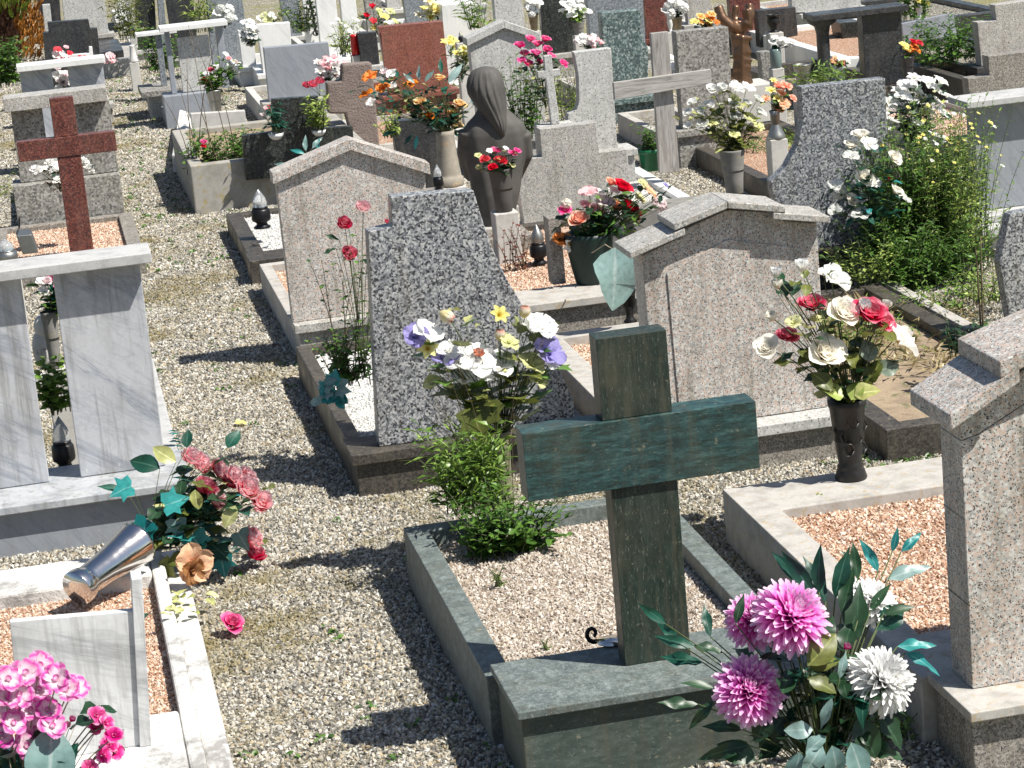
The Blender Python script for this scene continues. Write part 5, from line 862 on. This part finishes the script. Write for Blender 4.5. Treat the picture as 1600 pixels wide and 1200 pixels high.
# ---- orange bouquet
OY,OO=M['yelorange'],M['orangep']
bouquet('wide bouquet of orange and yellow roses with silk foliage in the brown stone vase',(703,212,15.9),[(578,120,'open',OO,14),(572,148,'open',OO,14),(598,138,'open',OO,12),(642,132,'open',OO,13),(686,123,'rose',OY,13),(656,160,'rose',OY,14),(704,175,'rose',OY,17),(718,164,'rose',OY,14),(710,197,'rose',OY,18),(663,182,'rose',OO,9),(613,134,'open',M['white_p'],10),(580,160,'open',M['white_p'],9),(600,112,'open',M['pinkwhite'],7),(672,182,'rose',OO,9),(612,115,'open',M['white_p'],11)],[('lance',M['silk'],60,.09),('oval',M['silk'],40,.07),('oval',M['olive'],16,.06),('small',M['white'] if False else M['yellowgreen'],20,.04)],seed=17,spread=.7,xl=[(655,125,0,'lance',M['tealpale'],24,95),(648,130,0,'lance',M['tealpale'],24,140),(664,128,0,'lance',M['tealpale'],24,60),(645,210,0,'lance',M['silk'],22,230),(652,212,0,'lance',M['teal'],24,260),(690,115,0,'lance',M['silk'],26,100),(700,130,0,'lance',M['tealpale'],40,55),(735,160,0,'oval',M['tealpale'],26,20),(740,165,0,'oval',M['tealpale'],20,80),(620,205,0,'lance',M['silk'],30,200)],floor=.3,stemr=.003)
# ---- white bouquet in dark grey vase
fl=[(1128,138,'rose',M['palewhite'],12),(1083,160,'rose',M['white_p'],12),(1075,177,'rose',M['white_p'],11),(1095,172,'rose',M['white_p'],11),(1108,165,'rose',M['white_p'],12),(1113,140,'rose',M['white_p'],13),(1145,163,'rose',M['white_p'],14),(1148,183,'rose',M['palewhite'],12),(1166,162,'rose',M['palewhite'],12),(1184,156,'rose',M['palewhite'],12),(1187,176,'rose',M['palewhite'],13),(1150,137,'open',M['white_p'],14),(1168,138,'open',M['white_p'],14),(1076,198,'bell',M['white_p'],11),(1170,186,'open',M['leafyp'],16),(1147,210,'open',M['leafyp'],11),(1095,178,'bud',M['white_p'],10),(1147,153,'open',M['leafyp'],10),(1112,192,'open',M['leafyp'],13),(1185,198,'open',M['leafyp'],11),(1098,195,'open',M['palewhite'],11)]
bouquet('white silk rose bouquet with yellow green leaves in the tall dark grey vase',(1148,240,15.3),fl,[('wide',M['yellowgreen'],30,.06),('wide',M['olive'],40,.07),('oval',M['lime'],16,.06)],seed=18,spread=.6,floor=.15)
# ---- white yellow roses by mottled stone
fl=[(1345,212,'rose',M['whitey'],18),(1330,228,'rose',M['whitey'],17),(1358,225,'open',M['white_p'],17),(1397,247,'rose',M['whitey'],17,0,(.1,-1,.2)),(1350,280,'rose',M['whitey'],21,0,(-.1,-1,.2)),(1332,315,'rose',M['whitey'],17,0,(0,-1,.1)),(1400,300,'rose',M['whitey'],18),(1330,245,'open',M['palewhite'],14),(1366,285,'open',M['white_p'],14),(1305,290,'open',M['palewhite'],13),(1347,312,'open',M['palewhite'],13),(1345,335,'open',M['palewhite'],16),(1305,330,'open',M['palewhite'],14),(1388,280,'bud',M['redp'],6),(1415,312,'open',M['palewhite'],12),(1312,300,'cluster',M['palewhite'],16)]
bouquet('hanging bouquet of white yellow hearted roses against the mottled stone',(1365,345,12.35),fl,[('oval',M['silk'],34,.07),('oval',M['dark'],40,.06),('oval',M['teal'],7,.06)],seed=19,spread=.6,floor=.1)
# ---- tall shrub
plant('dense dark green shrub behind the soil plot, between mottled stone and blue grey slab',(1440,455,12.55),.42,.34,110,24,'lance',M['green'],.055,'shrub','shrub',20,wid=(.30,.16))
plant('upper leafy half of a shrub reaching the hanging white roses',(1430,455,12.8),.86,.22,170,26,'lance',M['green'],.065,'shrub','shrub',21,wid=(.22,.12))
plant('tall wild flowering stalks with tiny yellow flowers left of the blue grey slab',(1465,440,12.95),1.0,.24,240,22,'lance',M['grass'],.05,'wildflowers','plant',22,flow=[('open',M['yellowp']),('open',M['white_p'])],nf=50,fr=.014,wid=(.30,.14),h0=.25,stemr=.0025)
plant('bright green weeds along the front of the tall shrub',(1480,490,12.0),.20,.20,34,10,'lance',M['grass'],.06,'weeds','plant',23,wid=(.34,.16))
plant('dry straw coloured grass tufts on the soil plot',(1470,520,11.6),.14,.22,40,5,'blade',M['dry'],.09,'grass_tuft','plant',24,wid=(.5,.35))
plant('pale green weed by the dark edge stone',(1550,470,11.7),.20,.12,20,8,'blade',M['lime'],.07,'weed','plant',25,wid=(.12,.1))
plant('dark leaved plant in front of the soil plot corner',(1510,555,10.3),.16,.10,14,9,'oval',M['dark'],.05,'weed','plant',26,wid=(.1,.06))
plant('thin dark upright rose stem before the edge stone',(1537,555,10.4),.62,.03,2,6,'oval',M['green'],.04,'rose_cane','plant',27,stemm=M['stemd'],stemr=.006,wid=(.01,.01))
plant('small green tuft between pink headstone and soil plot',(1350,445,12.4),.25,.22,26,12,'lance',M['lime'],.05,'weed','plant',28,wid=(.15,.1))
plant('low weeds on the gravel behind the dark relief vase',(1385,640,9.9),.05,.3,34,4,'oval',M['lime'],.025,'ground_weeds','plant',29,wid=(.4,.25),pos=gd(1410,640,0))
plant('pale yellow green feathery stalks at the right side of the wild shrub',(1490,440,12.7),.85,.2,70,16,'blade',M['lime'],.07,'wildflowers','plant',88,flow=[('open',M['yellowp'])],nf=24,fr=.013,wid=(.2,.1),h0=.2,stemr=.0022)
# ---- lilies far right
bouquet('spray of white lilies and leaves behind the mottled stone',(1430,235,14.3),cloud(1435,155,105,70,20,[('lily',M['white_p']),('open',M['white_p']),('lily',M['palewhite'])],15,31),[('wide',M['greyg'],34,.08),('oval',M['dark'],40,.07),('wide',M['yellowgreen'],10,.06)],seed=31,spread=.6)
vase('dark vase hidden under the white lily spray',1430,262,228,14.3,26,P_TAPER,M['concd'])
bouquet('yellow and coral lilies left of the mottled stone',(1215,178,15.8),cloud(1218,148,40,50,10,[('open',M['peach']),('lily',M['yellowp']),('open',M['salmon'])],10,32),[('oval',M['green'],14,.05)],seed=32)
bouquet('orange and yellow flowers beside the dark portal panel',(1420,92,18.6),cloud(1424,73,30,18,7,[('open',M['orangep']),('open',M['yellowp']),('rose',M['redp'])],8,33),[('oval',M['green'],8,.05)],seed=33)
bouquet('magenta roses above the small stone cross',(853,170,17.0),[(812,72,'rose',M['hotpink'],11),(828,62,'rose',M['hotpink'],11),(840,70,'rose',M['hotpink'],11),(852,62,'rose',M['hotpink'],10),(820,85,'rose',M['hotpink'],11),(838,84,'rose',M['magpink'],12),(855,78,'rose',M['hotpink'],11),(862,88,'open',M['hotpink'],9),(825,100,'rose',M['hotpink'],10),(843,98,'rose',M['hotpink'],9),(880,100,'open',M['hotpink'],10),(815,95,'open',M['magpink'],9)],[('oval',M['dark'],26,.06),('wide',M['yellowgreen'],12,.05)],seed=34)
plant('dark green bush with pale leaves behind the small stone cross',(824,215,17.4),.60,.14,34,14,'oval',M['green'],.05,'shrub','shrub',35,wid=(.08,.1))
plant('leafy weeds between the small cross and the pale curved stone',(880,190,17.6),.42,.24,30,10,'blade',M['lime'],.08,'weed','plant',36,wid=(.15,.1))
bouquet('pink and white cyclamen on top behind the pale curved stone',(920,82,17.5),cloud(920,64,44,18,12,[('open',M['pinkwhite']),('open',M['white_p']),('bell',M['palepink'])],7,37),[('oval',M['dark'],10,.05)],seed=37)
bouquet('yellow orange pansies on the brown grey slab',(1100,46,18.4),cloud(1102,32,40,18,12,[('open',M['yellowp']),('open',M['yelorange']),('open',M['orangep'])],7,38),[('oval',M['silk'],14,.05)],seed=38)
plant('small leafy plant growing in the green plastic pot',(1017,238,17.1),.22,.14,18,10,'oval',M['green'],.045,'pot_plant','plant',39,wid=(.06,.05))
plant('lush leafy shrub in the dark planter at the upper right',(1490,100,19.6),.42,.35,50,16,'lance',M['green'],.09,'shrub','shrub',40,wid=(.28,.2))
plant('bright grass blades between column and bucket vase',(1285,138,17.8),.22,.2,30,4,'blade',M['grass'],.14,'grass_tuft','plant',41,wid=(.2,.1))
plant('green grassy weeds right of the white rose bouquet',(1205,238,16.4),.12,.2,40,5,'blade',M['grass'],.08,'grass_tuft','plant',42,wid=(.22,.2),pos=gd(1205,232,.1))
# ---- left and middle bouquets
bouquet('pink and white roses seen through the gap of the marble monument',(90,500,10.95),[(80,437,'rose',M['magpink'],12),(72,440,'rose',M['pinkwhite'],11),(88,476,'rose',M['magpink'],12),(68,455,'open',M['tealpale'] if False else M['white_p'],9),(92,450,'open',M['hotpink'],9),(64,440,'open',M['white_p'],9)],[('ivy',M['silk'],14,.06),('oval',M['green'],12,.06)],seed=43,spread=.35)
plant('bright green leaves behind the lower gap of the marble monument',(95,645,10.75),.26,.08,14,12,'wide',M['grass'],.06,'pot_plant','plant',44,wid=(.05,.04))
t=thing('white_stone_ornament','white crumpled stone ornament behind the marble monument gap','ornament',at(68,530,11.1)); mb=MB(); ell(mb,at(70,510,11.1),(.05,.05,.06)); ell(mb,at(66,545,11.1),(.045,.05,.09)); mb.build('body',M['wstone'],t,smooth=True)
bouquet('white daisies on the left of the red granite cross',(95,300,16.9),cloud(78,264,44,26,6,[('carn',M['white_p']),('daisy',M['white_p'])],11,45)+[(132,252,'carn',M['white_p'],13),(140,262,'carn',M['palewhite'],10),(92,280,'carn',M['white_p'],11)],[('oval',M['dark'],14,.06),('small',M['dead'],8,.05)],seed=45)
bouquet('white flowers in the gap of the white marble portal',(98,140,21.5),cloud(96,122,22,36,9,[('open',M['white_p']),('open',M['pinkwhite'])],8,46),[('oval',M['dark'],8,.05)],seed=46)
bouquet('red and white flowers before the black stepped headstone',(95,100,22.6),cloud(98,88,26,22,8,[('open',M['white_p']),('open',M['redp'])],7,47)+[(103,74,'open',M['palepink'],5),(126,92,'open',M['redp'],7),(133,92,'open',M['redp'],6)],[],seed=47)
t,_=grave('little white slab with a side fin before the black headstone',[(108,98),(106,86),(139,83),(139,73),(144,73),(147,97)],22.8,.06,M['mar_w'],.3,None,None,0,plinth=False)
bouquet('pink and white flowers right of the marble portal by the path',(170,100,22.2),cloud(170,93,18,14,6,[('open',M['pinkwhite']),('open',M['palepink'])],6,48),[],seed=48)
bouquet('dark pink and white roses in the grey vase near the framed slab',(338,145,21.6),[(329,110,'rose',M['crimson'],7),(357,92,'rose',M['palepink'],7),(352,85,'open',M['white_p'],6),(322,115,'open',M['white_p'],6),(320,125,'rose',M['redp'],7),(369,98,'rose',M['pinkwhite'],6)],[('oval',M['green'],60,.07),('wide',M['lime'],14,.05)],seed=49,spread=.9)
plant('planter shrub with dark glossy leaves beside the black stepped slab',(345,262,18.7),.30,.24,50,18,'oval',M['green'],.05,'shrub','shrub',50,wid=(.28,.16))
plant('bare thin shoots rising out of the planter shrub',(330,262,18.6),1.05,.42,8,2,'small',M['dark'],.03,'bare_shoots','plant',51,stemm=M['stemd'],wid=(.2,.1),stemr=.004)
bouquet('single pink rose at the left of the planter shrub',(325,235,18.4),[(318,223,'rose',M['hotpink'],8),(318,229,'rose',M['redp'],6)],[('oval',M['green'],5,.04)],seed=52)
plant('plant with dark leaves in the white bowl on the black slab',(432,208,18.0),.22,.10,10,8,'lance',M['silk'],.09,'pot_plant','plant',53,wid=(.03,.03))
bouquet('pink tulips in the left bowl of the black stepped slab',(432,210,18.1),[(410,180,'bell',M['pinkwhite'],6),(415,170,'bell',M['palepink'],6),(421,168,'bell',M['redp'],6)],[],seed=54)
plant('yellow green plant in the right bowl of the black stepped slab',(499,204,18.0),.28,.12,16,10,'lance',M['lime'],.08,'pot_plant','plant',55,wid=(.04,.04))
bouquet('turquoise silk leaf sprig behind the nearest gabled stone',(480,245,15.6),[],[],name='silk_leaves',cat='silk leaves',seed=56,xl=[(478,236,0,'lance',M['tealpale'],26,100),(488,232,0,'lance',M['tealpale'],26,60),(476,240,0,'lance',M['teal'],24,160),(450,258,0,'lance',M['tealpale'],22,175),(497,235,0,'lance',M['teal'],20,85)])
bouquet('crimson carnations left of the hewn brown stone',(500,150,19.9),[(490,130,'peony',M['crimson'],11),(480,132,'peony',M['crimson'],10),(500,125,'peony',M['crimson'],10)],[],seed=57)
bouquet('pink and white lilies above the crimson carnations',(515,128,20.6),cloud(516,105,46,36,15,[('lily',M['white_p']),('open',M['palepink']),('lily',M['pinkwhite'])],9,58),[('oval',M['dark'],10,.05)],seed=58)
plant('white flowering green tuft left of the red grave lamp',(540,86,24.4),.36,.16,26,6,'blade',M['lime'],.12,'pot_plant','plant',59,flow=[('open',M['white_p'])],nf=9,fr=.03,wid=(.1,.08))
plant('leafy pot plant right of the white block headstone',(470,50,25.6),.36,.18,26,7,'blade',M['grass'],.14,'pot_plant','plant',60,wid=(.1,.08))
bouquet('pale yellow lilies at the top edge behind the terracotta stone',(672,45,23.6),cloud(675,16,40,34,10,[('lily',M['yellowp']),('lily',M['cream'])],11,61),[('oval',M['green'],8,.06)],seed=61)
bouquet('red and yellow tulips left above the terracotta stone',(590,55,23.2),cloud(592,28,50,44,9,[('open',M['yellowp']),('bell',M['redp']),('open',M['leafyp'])],8,62),[('oval',M['green'],18,.08)],seed=62)
bouquet('yellow daffodils right of the terracotta stone',(705,90,20.6),cloud(706,66,18,14,5,[('lily',M['yellowp']),('open',M['yellowp'])],9,63),[('blade',M['green'],8,.1)],seed=63)
bouquet('faded yellow daisies below the daffodils',(722,130,19.6),cloud(723,84,20,26,6,[('lily',M['yellowp']),('open',M['leafyp'])],9,64),[('blade',M['olive'],26,.12),('oval',M['greyg'],20,.06)],seed=64)
bouquet('white blossoms in the tapered brown vase',(835,24,22.0),cloud(833,10,26,24,8,[('cluster',M['white_p']),('open',M['white_p'])],8,65),[('oval',M['dark'],10,.05)],seed=65)
bouquet('white and cream flowers before the black slab',(905,36,22.3),cloud(898,14,44,30,13,[('open',M['white_p']),('lily',M['white_p'])],9,66),[('oval',M['grass'],24,.08)],seed=66)
bouquet('white flowers in the tapered grey brown vase behind the wooden cross',(1059,28,22.0),cloud(1054,12,34,22,10,[('cluster',M['white_p']),('open',M['white_p'])],8,67),[('oval',M['dark'],14,.06)],seed=67)
bouquet('white flowers right of the wooden cross head',(1053,125,18.6),cloud(1053,104,14,28,8,[('open',M['white_p'])],8,68),[('oval',M['lime'],8,.04)],seed=68)
bouquet('white round topped bouquet at the top left, above the framed slab',(352,45,24.6),cloud(350,22,34,26,12,[('open',M['white_p']),('cluster',M['palewhite'])],8,69),[('oval',M['dark'],14,.06)],seed=69)
bouquet('white silk flowers right of the framed pale slab',(395,70,24.2),cloud(388,50,24,40,12,[('open',M['white_p'])],7,70),[('oval',M['dark'],20,.07)],seed=70)
bouquet('white and turquoise flowers on top of the white block headstone',(428,36,25.7),cloud(424,28,44,14,9,[('open',M['white_p']),('open',M['leafyp'])],7,71),[('oval',M['silk'],8,.05)],seed=71)
bouquet('white flowers and silk leaves above the glass jar',(1213,80,18.6),cloud(1222,66,44,16,9,[('open',M['white_p'])],7,72),[('oval',M['silk'],8,.05)],seed=72)
bouquet('coral flowers lying behind the slim column',(1312,105,20.2),cloud(1312,97,34,12,8,[('open',M['salmon']),('open',M['peach']),('open',M['white_p'])],6,73),[('oval',M['dark'],16,.06)],seed=73)
bouquet('white daisies in the white flared vase at the upper right',(1437,12,21.9),cloud(1442,0,34,14,8,[('daisy',M['white_p']),('open',M['yellowp'])],6,74),[('oval',M['grass'],24,.06)],seed=74)
plant('green bush left of the white flared vase',(1425,30,22.2),.4,.2,26,10,'oval',M['green'],.07,'shrub','shrub',75,wid=(.15,.1))
plant('olive plant by the dark slab at the top of the path',(205,60,27.8),.7,.28,34,10,'blade',M['olive'],.14,'shrub','shrub',76,wid=(.12,.12))
plant('green plants between the T shaped stand and the dark slab',(253,112,25.5),.5,.25,30,10,'oval',M['green'],.07,'shrub','shrub',77,wid=(.15,.1))
plant('reedy plant against the brown grey slab at the top left',(318,50,27.0),.55,.2,24,5,'blade',M['lime'],.2,'pot_plant','plant',78,wid=(.1,.1))
plant('small dark bush at the far left edge above the portals',(6,135,22.8),.45,.22,40,16,'oval',M['green'],.07,'shrub','shrub',79,wid=(.15,.15))
plant('grassy weeds left of the grey portal',(8,330,18.0),.10,.35,60,4,'blade',M['lime'],.08,'grass_tuft','plant',80,wid=(.35,.8),pos=gd(8,300,0))
plant('yellow green plant right of the dark square headstone',(610,215,17.2),.2,.12,16,8,'lance',M['lime'],.06,'weed','plant',81,wid=(.05,.05))
plant('reedy green plant at the top edge between slate slab and gabled stone',(745,45,23.0),.4,.16,20,5,'blade',M['grass'],.16,'pot_plant','plant',82,wid=(.08,.08))
plant('small dark plant in orange chips beside the statue',(805,445,13.4),.34,.12,14,8,'oval',M['redleaf'],.03,'dried_plant','plant',83,stemm=M['stemd'],wid=(.08,.05),pos=gd(808,425,.15))
# ---- conifer
Y=27.0; b=gd(20,96,0) ; t=thing('conifer','conifer turning orange at its base at the top left corner','tree',b)
mb=MB(); mb.tube([b,b+Vector((.02,0,1.2)),b+Vector((0,.02,2.5))],.09,.04,8); mb.build('trunk',M['trunk'],t)
crown={ 'thuja':MB(),'thujao':MB(),'thujad':MB()}; rg=random.Random(90)
for i in range(4200):
    z=rg.random()**.9*2.2+.02; rad=.52*(1-.25*z/2.2)*math.sqrt(rg.random())*(1+.2*math.sin(z*9)); a=rg.random()*6.28; p=b+Vector((math.cos(a)*rad,math.sin(a)*rad,z))
    low=z<.75+.25*math.sin(a*2+1); k='thujao' if low and math.cos(a-.4)>-.15 else ('thujad' if (low or rad<.3 or (math.cos(a)<-.2 and z<1.2)) else 'thuja')
    leaf(crown[k],'lance',p,(math.cos(a)*.5,math.sin(a)*.5,.9+rg.uniform(-.5,.3)),(math.cos(a),math.sin(a),.1),.13,rg)
for k,m_ in crown.items(): m_.build('crown',M[k],t)
# single bits
t=thing('fallen_leaf','small yellow leaf lying on the gravel path','leaf',gd(375,660,.02)); lf=MB(); leaf(lf,'oval',gd(366,662,.03),(1,.2,.1),(0,0,1),.07,random.Random(2)); lf.build('leaf',M['yellowp'],t)

# ---- weeds on the paths and on the soil plot
def weeds(name,label,spots,h,mat,kind='oval',sz=.022,seed=1,n=7,z=.012):
    rg=random.Random(seed); lf=MB()
    for x_,y_ in spots:
        for k in range(n):
            a=rg.random()*6.28; p=Vector((x_+rg.gauss(0,.018),y_+rg.gauss(0,.018),z)); leaf(lf,kind,p,(math.cos(a),math.sin(a),rg.uniform(.2,1.2)),(0,0,1),sz*rg.uniform(.6,1.5),rg)
    o=lf.build(name,mat,None,smooth=True); tag(o,label,'weeds',None,'stuff'); return o
rg=random.Random(77)
weeds('path_weeds','tiny green weeds scattered thinly over the gravel path',[(rg.uniform(.35,1.15),rg.uniform(6.8,15)) for i in range(45)]+[(rg.uniform(3.1,3.6),rg.uniform(8.9,9.8)) for i in range(120)]+[(rg.uniform(1.05,2.4),rg.uniform(9.2,9.7)) for i in range(18)],.02,M['green'],seed=3)
weeds('moss_growth','yellow green mossy growth over the far gravel path',[(rg.uniform(.2,1.9)*(1 if rg.random()<.8 else -1),rg.uniform(16,33)) for i in range(1100)],.02,M['green'],'small',.028,4,5)
weeds('soil_weeds','dense low weeds and dry stalks on the soil plot',[(rg.uniform(3.5,4.15),11.0+1.2*math.sqrt(rg.random())) for i in range(170)],.03,M['grass'],'blade',.07,5,6,.115)
weeds('dry_stalks','dry straw lying over the soil plot',[(rg.uniform(3.5,4.15),rg.uniform(10.6,12.2)) for i in range(130)],.03,M['dry'],'blade',.10,6,4,.115)
